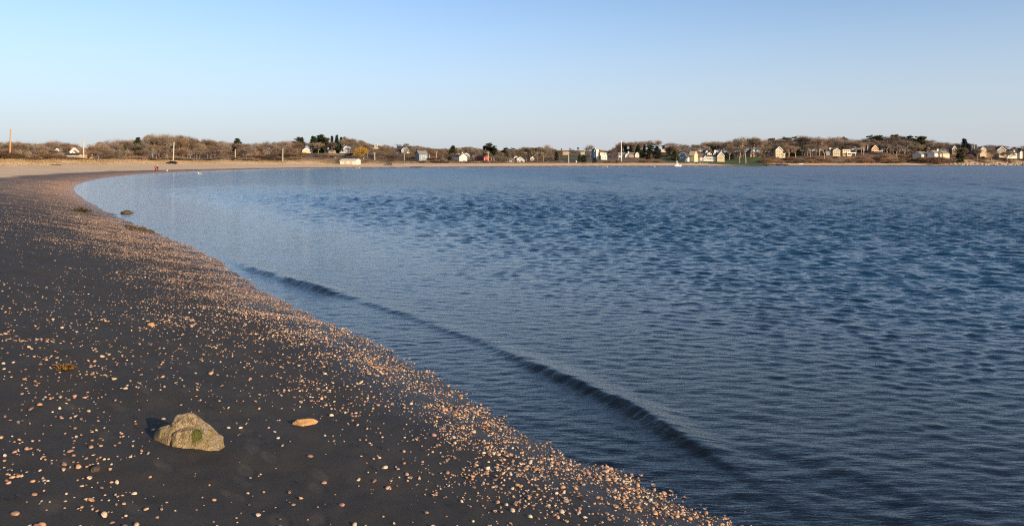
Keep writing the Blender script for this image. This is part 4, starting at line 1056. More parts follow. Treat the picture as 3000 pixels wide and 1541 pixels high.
h.block(2422, 2441, 443, 436, 'x', 9, GREYW, R_DARK, back=2).chim(2435.5, 441, 433.5, 4, CHIM_W, 3)
h = House('deck_house', 'house with flat grey roof and a white railed deck above the bank', 2485, 455.5, 920, 6)
h.block(2468, 2492, 438, 436, 'y', 9, CREAM, R_GREY, 'flat', over=1.0).win([(2474, 443), (2480, 443), (2486, 443)], 2.8, 3.6)
h.block(2480, 2493, 448, 447.5, 'y', 6, CREAM, R_GREY, 'flat', back=-1, over=.1).win([(2485, 452)], 2.6, 3)
h.flat('deck', 2475, 2502, 450, 448.8, TRIM, -5, -1.2)
h.flat('railing', 2475, 2502, 448.8, 447.2, TRIM, -5.0, -4.9)
for q in (2476, 2488.5, 2501): h.flat('deck_post', q - .4, q + .4, 457, 450, TRIM, -4.9, -4.6)
h = House('wooden_gable_house', 'orange wooden gabled house with a tall chimney and a deck', 2562, 447.5, 960, 4)
h.block(2553, 2574, 436.5, 426.5, 'y', 9, simple_mat('cedar_boards', (0.48, 0.26, 0.11), .8, .15, 1.0), R_DARK).win([(2560, 440), (2566, 440), (2563, 434)], 2.4, 3)
h.block(2548, 2562, 434, 425, 'x', 7, BROWNW, R_DARK, back=3).chim(2546, 442, 423.5, 3.6, simple_mat('tan_chimney', (0.5, .3, .18), .9), 1)
h.flat('deck', 2556, 2582, 444.4, 443.4, TRIM, -4, -.2)
h.flat('railing', 2556, 2582, 443.3, 441.8, GREYW, -4.0, -3.9)
for q in (2557, 2569, 2581): h.flat('deck_post', q - .4, q + .4, 450, 444.4, BROWNW, -3.9, -3.6)
h = House('hip_roofed_house', 'low house with broad pale roof and dark side wall near the rocks', 2710, 464.5, 945, 32)
h.block(2692, 2730, 453.5, 445, 'x', 11, WHITE, R_GREY).win([(2712, 457), (2720, 457)], 2.6, 3)
h = House('twin_gable_house', 'pale house of two gabled blocks with a square chimney by the shore', 2764, 467, 940, 30)
h.block(2733, 2764, 450, 442, 'x', 9, WHITE, R_GREY, back=3).chim(2761, 447, 437.5, 5.5, CHIM_W, 4)
h.block(2762, 2794, 450.5, 442.5, 'x', 10, CREAM, R_GREY).win([(2770, 455), (2777, 455), (2785, 455), (2772, 462), (2782, 462)], 2.2, 3)
h.block(2752, 2763, 451, 447, 'x', 6, CREAM, R_GREY, back=1).win([(2757, 457)], 3, 4)
h = House('narrow_brown_house', 'narrow brown shingled gable showing between bare trees above the bank', 2796, 450, 1000, 0)
h.block(2789, 2803, 438, 428, 'y', 8, BROWNW, R_GREY).win([(2796, 441), (2796, 435)], 2.6, 3)
h = House('small_gable_house', 'small cream gable showing above a broad pale roof', 2719, 446, 1000, 8)
h.block(2714, 2725, 438, 431.5, 'y', 7, TAN, R_BRN).win([(2719, 440)], 2, 2.6)
h = House('dark_tower_house', 'cream gabled house with a dark square tower behind it', 2872, 455.5, 1010, -4)
h.block(2852, 2869, 424.5, 424, 'y', 8, DARKW, R_DARK, 'flat', back=6, over=.1).win([(2857, 430)], 2, 3)
h.flat('corner_board', 2861, 2863, 437, 423.4, GREYW, 5.8, 6.0)
h.block(2871, 2889, 439, 431.5, 'y', 9, CREAM, R_GREY).win([(2876, 442), (2882, 442), (2886, 449)], 2.2, 3)
h = House('brown_hillside_house', 'long brown house with white edged front gable and porch', 2919, 456.5, 1015, -6)
h.block(2893, 2930, 441, 429.5, 'x', 10, BROWNW, R_DARK, back=2)
h.block(2921, 2946, 440, 430.5, 'y', 9, GREYW, R_DARK, over=.6).win([(2929, 441), (2936, 441), (2930, 450), (2938, 450)], 2.4, 3.2)
h.block(2924, 2944, 452.5, 449.5, 'x', 4, CREAM, R_GREY, back=-3)
h = House('white_hipped_house', 'low white house with grey roofs and a white chimney above the rocky shore', 2973, 459.5, 1020, 5)
h.block(2952, 2972, 451, 446, 'x', 9, WHITE, R_GREY, back=1).win([(2957, 454), (2964, 454)], 2.4, 2.6)
h.block(2967, 2992, 449, 443.5, 'x', 9, WHITE, R_GREY, back=2.5).chim(2980, 446, 441.5, 3, CHIM_W, 3).win([(2974, 454), (2980, 454), (2987, 454)], 2.4, 3)
h.block(2989, 2997, 447, 443, 'y', 7, WHITE, R_GREY).win([(2993, 452)], 2.2, 3)
h = House('boat_shed', 'long white boat shed with a sloping end standing on the dry sand', 1019, 482.3, 500, -10, 'shed')
h.block(995, 1044, 471.5, 467, 'x', 8, WHITE, simple_mat('pale_shed_roof', (0.62, 0.56, 0.46), .8, .1)).win([], 1, 1)
h.flat('door', 1026, 1033, 482, 473.5, CREAM, -0.1, 0.02)
h.flat('door', 1009, 1016, 482, 473.5, CREAM, -0.1, 0.02)

# ------------------------------------------------------------------ planting
EVG = [  # px, top row, distance, kind, width
 (695, 405, 520, 'cedar', 1.5, 'dark round topped evergreen rising above the brown wood'), (875, 400, 690, 'pine', 1.2, 'dark spreading evergreen beside the cream cottage'),
 (884, 406, 680, 'cedar', 1.3, 'lower dark evergreen behind the cream cottage'), (916, 398, 700, 'cedar', 1.0, 'deep green columnar evergreen on the hillside'), (922, 399, 705, 'cedar', 0.9, 'slim deep green evergreen on the hillside'),
 (934, 393, 710, 'pine', 1.1, 'tallest of the dark evergreens on the hillside'), (943, 394, 715, 'cedar', 1.5, 'broad dark evergreen in the hillside clump'), (952, 401, 705, 'pine', 1.2, 'dark evergreen at the edge of the hillside clump'),
 (973, 398, 720, 'spruce', 1.0, 'grey green spruce beside the blue spruce'), (987, 394, 700, 'spruce', 1.05, 'tall dark blue spruce with a pointed top'), (999, 401, 715, 'spruce', .9, 'thin greyish spruce next to the tall narrow house'),
 (988, 430, 690, 'cedar', 1.5, 'low dark evergreen at the foot of the spruce'), (404, 402, 420, 'cedar', 1.2, 'olive evergreen among the bare trees behind the dunes'), (365, 425, 400, 'cedar', .9, 'narrow blackish evergreen in the brown wood'),
 (1327, 426, 690, 'cedar', 1.5, 'dark evergreen behind the dormered white house'), (1317, 445, 655, 'cedar', 1.2, 'low dark evergreen beside the dormered white house'), (1352, 455, 640, 'cedar', 1.6, 'black green hedge tree between the white and tan houses'),
 (1436, 417, 700, 'pine', 1.5, 'large spreading pine behind the red barn'), (1447, 425, 690, 'pine', 1.4, 'large lower pine next to the red barn'), (1425, 425, 705, 'pine', 1.1, 'pine standing behind the red barn roof'),
 (1480, 431, 720, 'pine', 1.4, 'dark pine behind the white cottage'), (1497, 432, 725, 'pine', 1.4, 'dark pine crown above the white cottage'), (1545, 432, 760, 'pine', 1.3, 'dark round topped pine in the brown trees'), (1565, 433, 770, 'pine', 1.3, 'dark pine beyond the tan cottage'),
 (1585, 434, 760, 'pine', 1.2, 'low dark pine in the brown trees'), (1630, 443, 690, 'cedar', 1.1, 'dark evergreen at the edge of the green field'),
 (1645, 435, 1050, 'pine', 1.4, 'distant dark evergreen on the ridge'), (1670, 434, 1080, 'pine', 1.5, 'distant low dark evergreen on the ridge'), (1694, 432, 1060, 'pine', 1.4, 'distant bushy evergreen on the ridge'),
 (1710, 455, 670, 'cedar', 1.9, 'broad black green evergreen by the old pier'), (1698, 452, 680, 'cedar', 1.3, 'dark evergreen at the field corner'), (1742, 462, 668, 'cedar', 2.2, 'low dark evergreen below the white cube house'),
 (1833, 424, 800, 'cedar', 1.0, 'dark evergreen at the end of the grove behind the ranch house'), (1848, 425, 795, 'cedar', 1.0, 'dark evergreen in the grove behind the ranch house'), (1869, 423, 800, 'cedar', 1.0, 'dark evergreen above the ranch house gable'),
 (1888, 422, 790, 'spruce', 1.1, 'dark pointed evergreen in the grove'), (1906, 418, 780, 'pine', 1.2, 'tall dark evergreen in the middle of the grove'), (1880, 440, 740, 'cedar', 1.7, 'black green evergreen beside the ranch house'), (1900, 445, 735, 'cedar', 1.6, 'dense dark evergreen near the bank'),
 (1925, 428, 755, 'cedar', 1.5, 'olive dark evergreen at the end of the grove'), (1944, 425, 920, 'pine', 1.2, 'dark evergreen behind the white box house'), (1962, 430, 830, 'pine', 1.4, 'broad dark evergreen beside the white box house'), (1976, 440, 790, 'cedar', 1.6, 'green evergreen near the gambrel house'),
 (2090, 421, 850, 'spruce', 1.2, 'dark pointed evergreen behind the big white house'), (2130, 445, 830, 'cedar', 1.8, 'dark evergreen beside the cream front gable'), (2145, 450, 820, 'cedar', 1.8, 'low dark evergreen on the lawn edge'),
 (2264, 403, 940, 'pine', 1.2, 'dark pine rising over the cream gabled house'), (2300, 400, 960, 'pine', 1.5, 'dark broad pine in the tall wood'), (2335, 398, 965, 'pine', 1.5, 'dark pine on the crest of the wood'), (2320, 432, 900, 'cedar', 2.0, 'black green evergreen beside the cream gabled house'),
 (2340, 436, 895, 'cedar', 2.0, 'black green undergrowth evergreen below the tall wood'), (2262, 455, 838, 'cedar', 2.2, 'round dark evergreen shrub at the foot of the cream gable'), (2472, 401, 985, 'spruce', 1.4, 'dark evergreen behind the deck house'), (2480, 404, 990, 'spruce', 1.3, 'lower dark spruce behind the deck house'),
 (2558, 394, 1030, 'pine', 1.4, 'dark flat topped pine above the orange wooden house'), (2578, 394, 1030, 'pine', 1.3, 'dark pine crown on the skyline'), (2600, 430, 975, 'cedar', 1.9, 'black green evergreen beside the wooden house deck'), (2620, 434, 970, 'cedar', 1.8, 'low black green evergreen on the bank top'),
 (2625, 392, 1040, 'pine', 1.2, 'thin dark pine on the skyline'), (2663, 395, 1040, 'pine', 1.1, 'dark pine at the end of the skyline wood'), (2688, 400, 1000, 'pine', 1.5, 'broad dark evergreen above the pale roof'), (2702, 397, 1005, 'pine', 1.3, 'tall dark evergreen above the pale roof'), (2695, 425, 985, 'cedar', 1.7, 'dense dark evergreen behind the pale roof'),
 (2825, 405, 1040, 'spruce', 1.7, 'dark layered evergreen standing above the shore houses'), (2838, 420, 1030, 'cedar', 1.5, 'dark evergreen leaning on the layered one'), (2810, 448, 955, 'cedar', 2.2, 'dark evergreen shrub beside the twin gabled house'),
 (2960, 436, 1080, 'pine', 1.4, 'dark tree behind the low white house'), (2985, 434, 1085, 'pine', 1.3, 'dark tree on the far end of the shore')]
KINDS = {'cedar': CEDAR, 'spruce': SPRUCE, 'pine': PINE}
for i, (px, top, d, kd, wd, lab) in enumerate(EVG):
    x, y = at(px, d); hgt = zat(top, d) - gz(x, y)
    put_tree(KINDS[kd][i % len(KINDS[kd])], x, y, max(hgt, 2.5), lab, 'evergreen', 'evergreens along the shore', wide=wd)
x, y = at(1065, 575); put_tree(WILLOW, x, y, zat(428, 575) - gz(x, y), 'golden yellow willow with a broad drooping crown', 'tree', None, wide=1.25)
# single bare trees that stand out
SOLO = [(465, 386, 430, 'wispy', 'tallest bare grey tree above the wood, with an open crown'), (490, 388, 435, 'wispy', 'second tall open bare tree above the wood'), (1012, 397, 760, 'grey', 'bare grey tree rising behind the tall narrow house'),
        (1190, 417, 790, 'grey', 'bare domed tree behind the steep roofed house'), (1605, 420, 720, 'wispy', 'lone thin bare tree standing above the field edge'), (1728, 421, 780, 'wispy', 'lone bare tree in front of the distant ridge'),
        (2170, 400, 835, 'pale', 'broad pale bare tree with spreading limbs near the flagpoles'), (2205, 398, 838, 'brown', 'wide brown bare tree over the tan gabled house'), (2225, 403, 842, 'pale', 'pale limbed bare tree beside the tan gabled house'),
        (2365, 393, 900, 'brown', 'great domed bare tree at the top of the wood'), (2400, 397, 905, 'pale', 'tall bare tree with pale trunk in the wood'), (2530, 415, 935, 'pale', 'slim pale trunked tree next to the wooden house'),
        (2628, 420, 925, 'pale', 'small pale forked tree standing on the bank'), (1388, 455, 650, 'pale', 'small pale forked tree against the dark barn side'), (2415, 420, 880, 'pale', 'pale stemmed tree before the low dark roof'),
        (2862, 432, 985, 'brown', 'bare tree hiding the foot of the dark square tower'), (2904, 432, 990, 'brown', 'bare tree before the long brown house'), (2950, 440, 990, 'brown', 'low bare tree between the brown house and the white house'),
        (2812, 428, 965, 'brown', 'bare tree beside the narrow brown gable'), (2738, 425, 990, 'brown', 'bare tree between the small cream gable and the chimney'), (1592, 428, 680, 'brown', 'broad brown bare tree next to the tan cottage'), (1575, 440, 672, 'grey', 'low bare tree in front of the tan cottage'),
        (1298, 435, 690, 'brown', 'brown bare tree beyond the reddish pole'), (1310, 440, 700, 'brown', 'smaller brown bare tree beyond the reddish pole'), (1215, 425, 650, 'grey', 'bare grey tree behind the blue house'), (1265, 432, 680, 'brown', 'bare tree at the lit side of the blue house'),
        (1400, 432, 730, 'brown', 'bare tree with rounded crown behind the barn roof'), (1130, 428, 700, 'brown', 'bare tree between the willow and the steep roofed house'), (1040, 415, 740, 'brown', 'bare tree between the tall narrow house and the willow'), (2505, 412, 945, 'brown', 'bare tree beside the flat roofed house'), (2650, 405, 960, 'brown', 'big brown bare tree on the bank top'), (2672, 410, 965, 'brown', 'bare tree standing before the dark pines'), (1795, 436, 790, 'brown', 'bare tree beside the white cube house')]
SK = {'wispy': WISPY, 'grey': GREY, 'pale': PALEB, 'brown': BROWN}
for i, (px, top, d, kd, lab) in enumerate(SOLO):
    x, y = at(px, d); put_tree(SK[kd][i % len(SK[kd])], x, y, zat(top, d) - gz(x, y), lab, 'tree', None, wide=1.15 if kd in ('pale', 'brown') else 1.0)
# rows of bare trees filling the woods under the outline
tr = random.Random(77)
def row(px0, px1, step, back, jit, f0, f1, protos, wide=(1.0, 1.35), thin=0.0):
    px = px0
    while px < px1:
        p = px + tr.uniform(-.4, .4) * step; d = shore_far(p) + back + tr.uniform(-jit, jit)
        px += step
        if tr.random() < thin: continue
        top = float(np.interp(p, TOPX, TOPY))
        x, y = at(p, d); g = gz(x, y)
        full = zat(top, d) - g
        hgt = full * tr.uniform(f0, f1)
        if hgt < 3.2: continue
        if blocked(p, d, hgt * (0.42 if p < 300 else 0.2) / d * F, 0): continue
        q = tr.choice(protos); kd = {id(BARE[0]): 'brown', id(BARE[1]): 'brown', id(BARE[6]): 'brown', id(BARE[2]): 'reddish', id(BARE[5]): 'reddish'}.get(id(q), 'greyish')
        put_tree(q, x, y, hgt, wood_label(p, f"{'tall ' if hgt > 13 else 'low ' if hgt < 7.5 else ''}bare {kd} tree{' with a pale trunk' if q in PALEB else ' with an open crown' if q in WISPY else ''}"), 'tree', 'bare trees round the bay', wide=tr.uniform(*wide))
row(-30, 880, 24, 165, 18, .88, 1.08, GREY + WISPY + REDB, (0.95, 1.25))
row(-30, 880, 20, 128, 16, .66, .92, BROWN + BROWN + REDB, (0.95, 1.3))
row(-30, 860, 22, 98, 12, .42, .66, BROWN + REDB + PALEB[:1], (1.0, 1.4))
row(860, 1640, 24, 250, 30, .88, 1.0, GREY + REDB + BROWN, (1.1, 1.5))
row(1060, 1640, 24, 165, 25, .8, 1.0, REDB + BROWN, (1.0, 1.4))
row(1800, 3060, 24, 182, 22, .88, 1.05, GREY + WISPY + REDB + WISPY, (1.1, 1.5))
row(1960, 3060, 25, 142, 18, .68, .9, BROWN + GREY + REDB, (1.2, 1.7))
row(2130, 2860, 30, 105, 14, .5, .72, BROWN + PALEB, (1.2, 1.7))
# the deep wood behind the single trees reads as one mass
def mass(name, label, items, mc):
    V = []; T = []; n0 = 0
    for pr, x, y, hgt, wd, rz in items:
        me = pr[2]; v = np.empty(len(me.vertices) * 3, np.float32); me.vertices.foreach_get('co', v); v = v.reshape(-1, 3)
        t = np.empty(len(me.loops), np.int32); me.loops.foreach_get('vertex_index', t); t = t.reshape(-1, 3)
        n_ = 6 if pr in SHRUB else 4; wf = 1.9 if pr in SHRUB else 1.5; k = tr.randrange(n_); t = t[k::n_]; v = v.copy()
        mid = (v[t[:, 0]] + v[t[:, 1]]) / 2; half = (v[t[:, 1]] - v[t[:, 0]]) * .5 * wf; v[t[:, 0]] = mid - half; v[t[:, 1]] = mid + half
        u = np.unique(t); mp = np.zeros(len(v), np.int32); mp[u] = np.arange(len(u)); v = v[u]; t = mp[t]
        s = hgt / pr[3]; c, sn = math.cos(rz), math.sin(rz)
        V.append(np.stack([(v[:, 0] * c - v[:, 1] * sn) * s * wd + x, (v[:, 0] * sn + v[:, 1] * c) * s * wd + y, v[:, 2] * s + gz(x, y)], 1)); T.append(t + n0); n0 += len(v)
    o = link(name, mesh_np(name, np.concatenate(V), None, np.concatenate(T)), mc); tag(o, label, 'wood', None, 'stuff')
def under(px0, px1, n, b0, b1, h0, h1):
    it = []
    for _ in range(n):
        p = tr.uniform(px0, px1); d = shore_far(p) + tr.uniform(b0, b1); x, y = at(p, d)
        if blocked(p, d, 2, 0): continue
        it.append((tr.choice(SHRUB), x, y, tr.uniform(h0, h1), tr.uniform(1.2, 1.9), tr.uniform(0, 6.28)))
    return it
def mass_items(px0, px1, step, back, jit, f0, f1):
    it = []; px = px0
    while px < px1:
        p = px + tr.uniform(-.4, .4) * step; px += step; d = shore_far(p) + back + tr.uniform(-jit, jit)
        x, y = at(p, d); hgt = (zat(float(np.interp(p, TOPX, TOPY)), d) - gz(x, y)) * tr.uniform(f0, f1)
        if hgt < 2.5 or blocked(p, d, hgt * .3 / d * F, 0): continue
        it.append((tr.choice(BARE), x, y, hgt, tr.uniform(0.95, 1.4), tr.uniform(0, 6.28)))
    return it
mass('deep_wood', 'deep brown leafless wood filling the rise behind the dunes', mass_items(-40, 880, 14, 205, 15, .84, 1.0) + mass_items(-40, 880, 15, 150, 10, .6, .85) + under(-40, 880, 70, 100, 190, 3, 6), M_TW)
mass('hill_wood', 'brown leafless wood along the ridge behind the beach houses', mass_items(860, 1830, 15, 310, 30, .85, 1.0) + mass_items(1040, 1830, 13, 200, 20, .8, 1.0) + mass_items(1040, 1660, 15, 135, 20, .6, .9) + under(1040, 1660, 90, 110, 220, 4, 7), M_TW)
mass('shore_wood', 'dark leafless wood behind the houses across the bay', mass_items(1800, 3080, 15, 215, 15, .84, 1.0) + mass_items(1960, 3080, 16, 160, 12, .6, .85) + under(1830, 3080, 130, 120, 230, 5, 9), M_TW)
def shrubs(px0, px1, n, b0, b1, h0, h1, protos, lab, grp, w=(1.2, 2.0)):
    for _ in range(n):
        p = tr.uniform(px0, px1); d = shore_far(p) + tr.uniform(b0, b1)
        x, y = at(p, d); hgt = tr.uniform(h0, h1)
        if hgt > 2.2 and blocked(p, d, 1.0, 0): hgt *= 0.5
        q = tr.choice(protos); put_tree(q, x, y, hgt, f"{'dark ' if q is SHRUB[4] else 'reddish ' if q is SHRUB[3] else ''}{lab} {land(p)}", 'shrub', grp, wide=tr.uniform(*w))
shrubs(-20, 870, 62, 66, 92, 1.8, 4.2, [SHRUB[4], SHRUB[0], SHRUB[2], SHRUB[4]], 'leafless thicket shrub behind the dunes', 'shrubs behind the dunes', (1.6, 2.6))
shrubs(780, 1240, 34, 95, 150, 2.2, 4.5, [SHRUB[0], SHRUB[2], SHRUB[4]], 'leafless shrub on the grassy hillside', 'shrubs on the hillside', (1.4, 2.2))
shrubs(1240, 1660, 24, 62, 80, 1.5, 3.0, [SHRUB[4], SHRUB[3], SHRUB[0]], 'leafless shrub behind the beach grass', 'shrubs by the beach houses', (1.4, 2.2))
shrubs(1750, 1945, 26, 40, 58, 1.6, 3.4, [SHRUB[0], SHRUB[1], SHRUB[3]], 'rounded bank shrub across the bay', 'shrubs below the ranch house')
shrubs(2235, 2800, 92, 33, 80, 3.4, 6.0, [SHRUB[0], SHRUB[1], SHRUB[2], SHRUB[3]], 'dense leafless shrub on the bank', 'shrubs on the far bank', (1.3, 2.2))
shrubs(2790, 3050, 40, 40, 84, 2.4, 5.0, [SHRUB[0], SHRUB[3], SHRUB[1]], 'leafless shrub on the slope above the boulders', 'shrubs above the boulders', (1.3, 2.2))
for px, top, d, lab in ((2700, 456, 925, 'brown shrub hiding the foot of the broad pale roofed house'), (2716, 459, 922, 'brown shrub below the broad pale roof, beside another'), (2735, 455, 920, 'tall brown shrub between the pale roofed houses'),
                        (2748, 458, 918, 'brown shrub at the shaded end of the twin gabled house'), (2765, 462, 916, 'low brown shrub before the twin gabled house'), (2790, 461, 916, 'low brown shrub at the lit corner of the twin gabled house'),
                        (186, 461, 335, 'brown bush hiding the corner of the cream gabled house'), (228, 462, 333, 'brown bush before the wing of the cream gabled house'), (212, 464, 330, 'low brown bush in front of the cream gabled house'), (170, 450, 345, 'brown bush below the small grey shed'),
                        (2215, 462, 825, 'dark brown bush at the foot of the tan gabled house'), (2452, 457, 895, 'brown bush below the cream terrace house'), (2560, 452, 940, 'brown bush under the deck of the wooden house')):
    x, y = at(px, d); put_tree(SHRUB[int(px) % 4], x, y, max(1.5, zat(top, d) - gz(x, y)), lab, 'shrub', None, wide=2.0)
mass('bank_scrub', 'tangled brown scrub covering the bank between the single shrubs', under(2225, 3060, 120, 34, 88, 2.0, 4.0), M_SHR)
mass('dune_scrub', 'dark leafless scrub along the back of the dunes', under(-40, 1240, 110, 62, 90, 1.2, 2.6), M_DSH)
def hedge(px0, px1, n, b0, b1, h0, h1):
    return [(SHRUB[0], *at(p, shore_far(p) + b), hh, 2.2, a) for p, b, hh, a in ((tr.uniform(px0, px1), tr.uniform(b0, b1), tr.uniform(h0, h1), tr.uniform(0, 6.28)) for _ in range(n))]
mass('beach_hedge', 'low dark scrub between the beach grass and the beach houses', hedge(1190, 1650, 80, 60, 115, .8, 1.9), M_DSH)
x, y = at(2222, 835); put_tree(SHRUB[3], x, y, 5.0, 'large rounded orange brown shrub in front of the tan gabled house', 'shrub', None, wide=2.0)
x, y = at(2733, 900); put_tree(SHRUB[3], x, y, 5.0, 'large rounded brown shrub below the pale roofed house', 'shrub', None, wide=2.0)

# dune grass: tufts of thin blades
gr_ = np.random.default_rng(12); V = []
n = 60000
px = gr_.uniform(-60, 1650, n); dd = np.array([shore_far(p) for p in np.linspace(-60, 1650, 400)])
d = np.interp(px, np.linspace(-60, 1650, 400), dd) + gr_.uniform(25, 78, n)
x = (px - CX) / F * d; y = d
sdv = sdist(x, y); q = (sdv > 40 + 8 * gr_.random(n)) & (sdv < 72)
x, y = x[q], y[q]; z = ground_z(x, y); n = len(x)
a = gr_.uniform(0, 2 * np.pi, n); hh = gr_.uniform(.25, .75, n); ww = gr_.uniform(.02, .06, n)
V = np.stack([np.stack([x - np.cos(a) * ww, y - np.sin(a) * ww, z - .03], 1), np.stack([x + np.cos(a) * ww, y + np.sin(a) * ww, z - .03], 1),
              np.stack([x + gr_.normal(0, .22, n), y + gr_.normal(0, .22, n), z + hh], 1)], 1).reshape(-1, 3)
me = mesh_np('dune_grass', V, None, np.arange(len(V)).reshape(-1, 3))
o = link('dune_grass', me, simple_mat('dry_dune_grass', (0.33, 0.23, 0.11), 0.85, 0.35, 0.15)); tag(o, 'dry golden beach grass growing on the low dunes', 'grass', None, 'stuff')

# ------------------------------------------------------------------ poles
POLE_O = simple_mat('orange_wood_pole', (0.46, 0.24, 0.11), .8, .15, 3.0); POLE_W = simple_mat('pale_wood_pole', (0.46, 0.40, 0.31), .8, .12, 3.0); POLE_G = simple_mat('grey_wood_pole', (0.36, 0.30, 0.24), .85, .12, 3.0)
def pole(px, top, base, d, lean, mat, label, arm=False, wpx=4.0, cat='utility pole', name='utility_pole'):
    x, y = at(px, d); zb = min(zat(base, d), gz(x, y)) ; zt = zat(top, d); z0 = gz(x, y)
    o = empty(name, (x, y, z0)); hgt = zt - z0; r = wpx * d / F / 2
    V, T = [], []
    tube(V, T, Vector((0, 0, -.6)), Vector((lean * hgt * .5, 0, hgt * .5)), r * 1.1, r, 8); tube(V, T, Vector((lean * hgt * .5, 0, hgt * .5)), Vector((lean * hgt, 0, hgt)), r, r * .8, 8)
    V.append(Vector((lean * hgt, 0, hgt + .02))); c = len(V) - 1
    for j in range(8): T.append((c - 8 + j, c - 8 + (j + 1) % 8, c))
    me = mesh_np('shaft', [tuple(v) for v in V], None, T); link('shaft', me, mat, o)
    if arm:
        link('crossarm', box_mesh('crossarm', lean * hgt - 1.15, lean * hgt + 1.15, -r - .12, -r, hgt - .55, hgt - .35, mat), None, o)
        for u in (-1.0, -.45, .45, 1.0): link('insulator', box_mesh('insulator', lean * hgt + u - .05, lean * hgt + u + .05, -r - .11, -r - .01, hgt - .35, hgt - .15, TRIM), None, o)
    return tag(o, label, cat, None if cat != 'utility pole' else 'utility poles along the beach road')
pole(28, 379, 477, 262, .035, POLE_O, 'orange brown utility pole standing on the dune, nearest to the open beach', False, 4.2)
pole(244, 405, 474, 320, .02, POLE_W, 'whitish utility pole in front of the cream gabled house', False, 4.2)
pole(507, 417, 472, 398, .05, POLE_W, 'pale leaning utility pole behind the dark parked car', False, 3.6)
pole(689, 438, 473, 466, .0, POLE_W, 'slim pale utility pole below the dark round topped evergreen', False, 2.6)
pole(828, 435, 477, 494, .02, POLE_W, 'pale utility pole at the edge of the wood before the hillside', False, 2.8)
pole(982, 448, 470, 560, .02, POLE_W, 'short pale utility pole behind the boat shed', False, 2.2)
pole(1037, 448, 470, 570, 0, POLE_W, 'thin pale utility pole behind the boat shed, beside the willow', False, 2.2)
pole(1098, 448, 477, 560, -.03, POLE_W, 'pale leaning utility pole between the willow and the black car', True, 2.6)
pole(1184, 450, 476, 575, 0, POLE_G, 'grey utility pole on the sand beyond the black car', False, 2.2)
pole(1223, 449, 470, 585, 0, POLE_W, 'thin pale utility pole before the blue house gable', False, 1.8)
pole(1258, 453, 475, 590, 0, POLE_W, 'thin pale utility pole at the lit side of the blue house', False, 1.8)
pole(1279, 445, 474, 600, -.02, POLE_O, 'reddish utility pole with a crossarm between the blue and white houses', True, 2.4)
pole(1351, 451, 474, 600, -.01, POLE_W, 'pale utility pole before the dark hedge', False, 2.0)
pole(1430, 446, 473, 640, 0, POLE_W, 'utility pole with a crossarm beside the red barn', True, 2.4)
pole(1439, 463, 473, 640, 0, POLE_W, 'short white post beside the red barn pines', False, 1.8, 'post', 'white_post')
pole(1447, 463, 473, 641, 0, POLE_W, 'short white post under the pines, away from the barn', False, 1.8, 'post', 'white_post')
pole(1541, 447, 474, 690, 0, POLE_G, 'utility pole with a crossarm above the brown trees by the tan cottage', True, 2.0)
pole(1666, 447, 478, 645, -.01, POLE_W, 'pale utility pole with a crossarm in front of the green field', True, 2.4)
pole(1812, 449, 465, 700, .03, POLE_G, 'short leaning grey post near the ranch house', False, 2.0, 'post', 'grey_post')
pole(1820, 413, 470, 705, 0, TRIM, 'tall white flagpole in front of the ranch house', False, 2.0, 'flagpole', 'flagpole')
pole(2167, 458, 475, 770, 0, POLE_W, 'thin white post on the lawn beside the big white house', False, 1.8, 'post', 'white_post')
pole(2185, 449, 477, 760, -.03, POLE_W, 'white flagpole at the edge of the lawn above the beach', False, 2.2, 'flagpole', 'flagpole')

# ------------------------------------------------------------------ shore boulders, jetty, pier
ROCKT = simple_mat('shore_granite', (0.42, 0.33, 0.24), .9, .35, .8, .4, .2, .3); ROCKD = simple_mat('weedy_black_rock', (0.035, 0.028, 0.024), .85, .4, .8, .4)
rk = [ico_rock('shore_boulder', 60 + k, 1.0, .8, .62, sub=2) for k in range(5)]
for me in rk: me.materials.append(ROCKT)
for i in range(85):
    p = 2775 + 260 * tr.random() ** 0.8; d = shore_far(p) + tr.uniform(1, 42) - (p - 2775) * .02
    x, y = at(p, d); o = link('shore_boulder', tr.choice(rk)); s = tr.uniform(.8, 2.3); o.scale = (s * tr.uniform(1, 1.6), s, s * .85); o.location = (x, y, gz(x, y) + s * .1); o.rotation_euler = (0, 0, tr.uniform(0, 6.28))
    tag(o, 'tan granite boulder in the rocky shore below the hillside houses', 'boulder', 'boulders of the rocky shore')
for i in range(26):
    p = tr.uniform(2015, 2075); d = shore_far(p) + tr.uniform(28, 36)
    x, y = at(p, d); o = link('shore_boulder', tr.choice(rk)); s = tr.uniform(.5, 1.0); o.scale = (s * 1.3, s, s * .9); o.location = (x, y, gz(x, y) + s * .15); o.rotation_euler = (0, 0, tr.uniform(0, 6.28))
    tag(o, 'pale boulder in the stone bank below the lawn of the white houses', 'boulder', 'boulders of the lawn bank')
rd = [ico_rock('jetty_rock', 90 + k, 1.0, .8, .55, sub=2) for k in range(4)]
for me in rd: me.materials.append(ROCKD)
for i in range(46):
    p = 2232 + 78 * tr.random(); d = shore_far(p) + tr.uniform(2, 15)
    x, y = at(p, d); o = link('jetty_rock', tr.choice(rd)); s = tr.uniform(.7, 1.5); o.scale = (s * 1.5, s, s); o.location = (x, y, gz(x, y) + s * .3); o.rotation_euler = (0, 0, tr.uniform(-.6, .6))
    tag(o, 'black weed covered rock of the low jetty across the bay', 'rock', 'rocks of the black jetty')
for i, p in enumerate((1205, 1212, 1218, 1226, 1234)):
    d = shore_far(p) + 3; x, y = at(p, d); o = link('jetty_rock', rd[i % 4]); o.scale = (1.4, .8, .55); o.location = (x, y, gz(x, y) + .1)
    tag(o, 'low dark rock at the waterline below the black car', 'rock', 'dark rocks at the waterline')
DKW = simple_mat('weathered_black_timber', (0.04, 0.034, 0.03), .9, .3, 2.0)
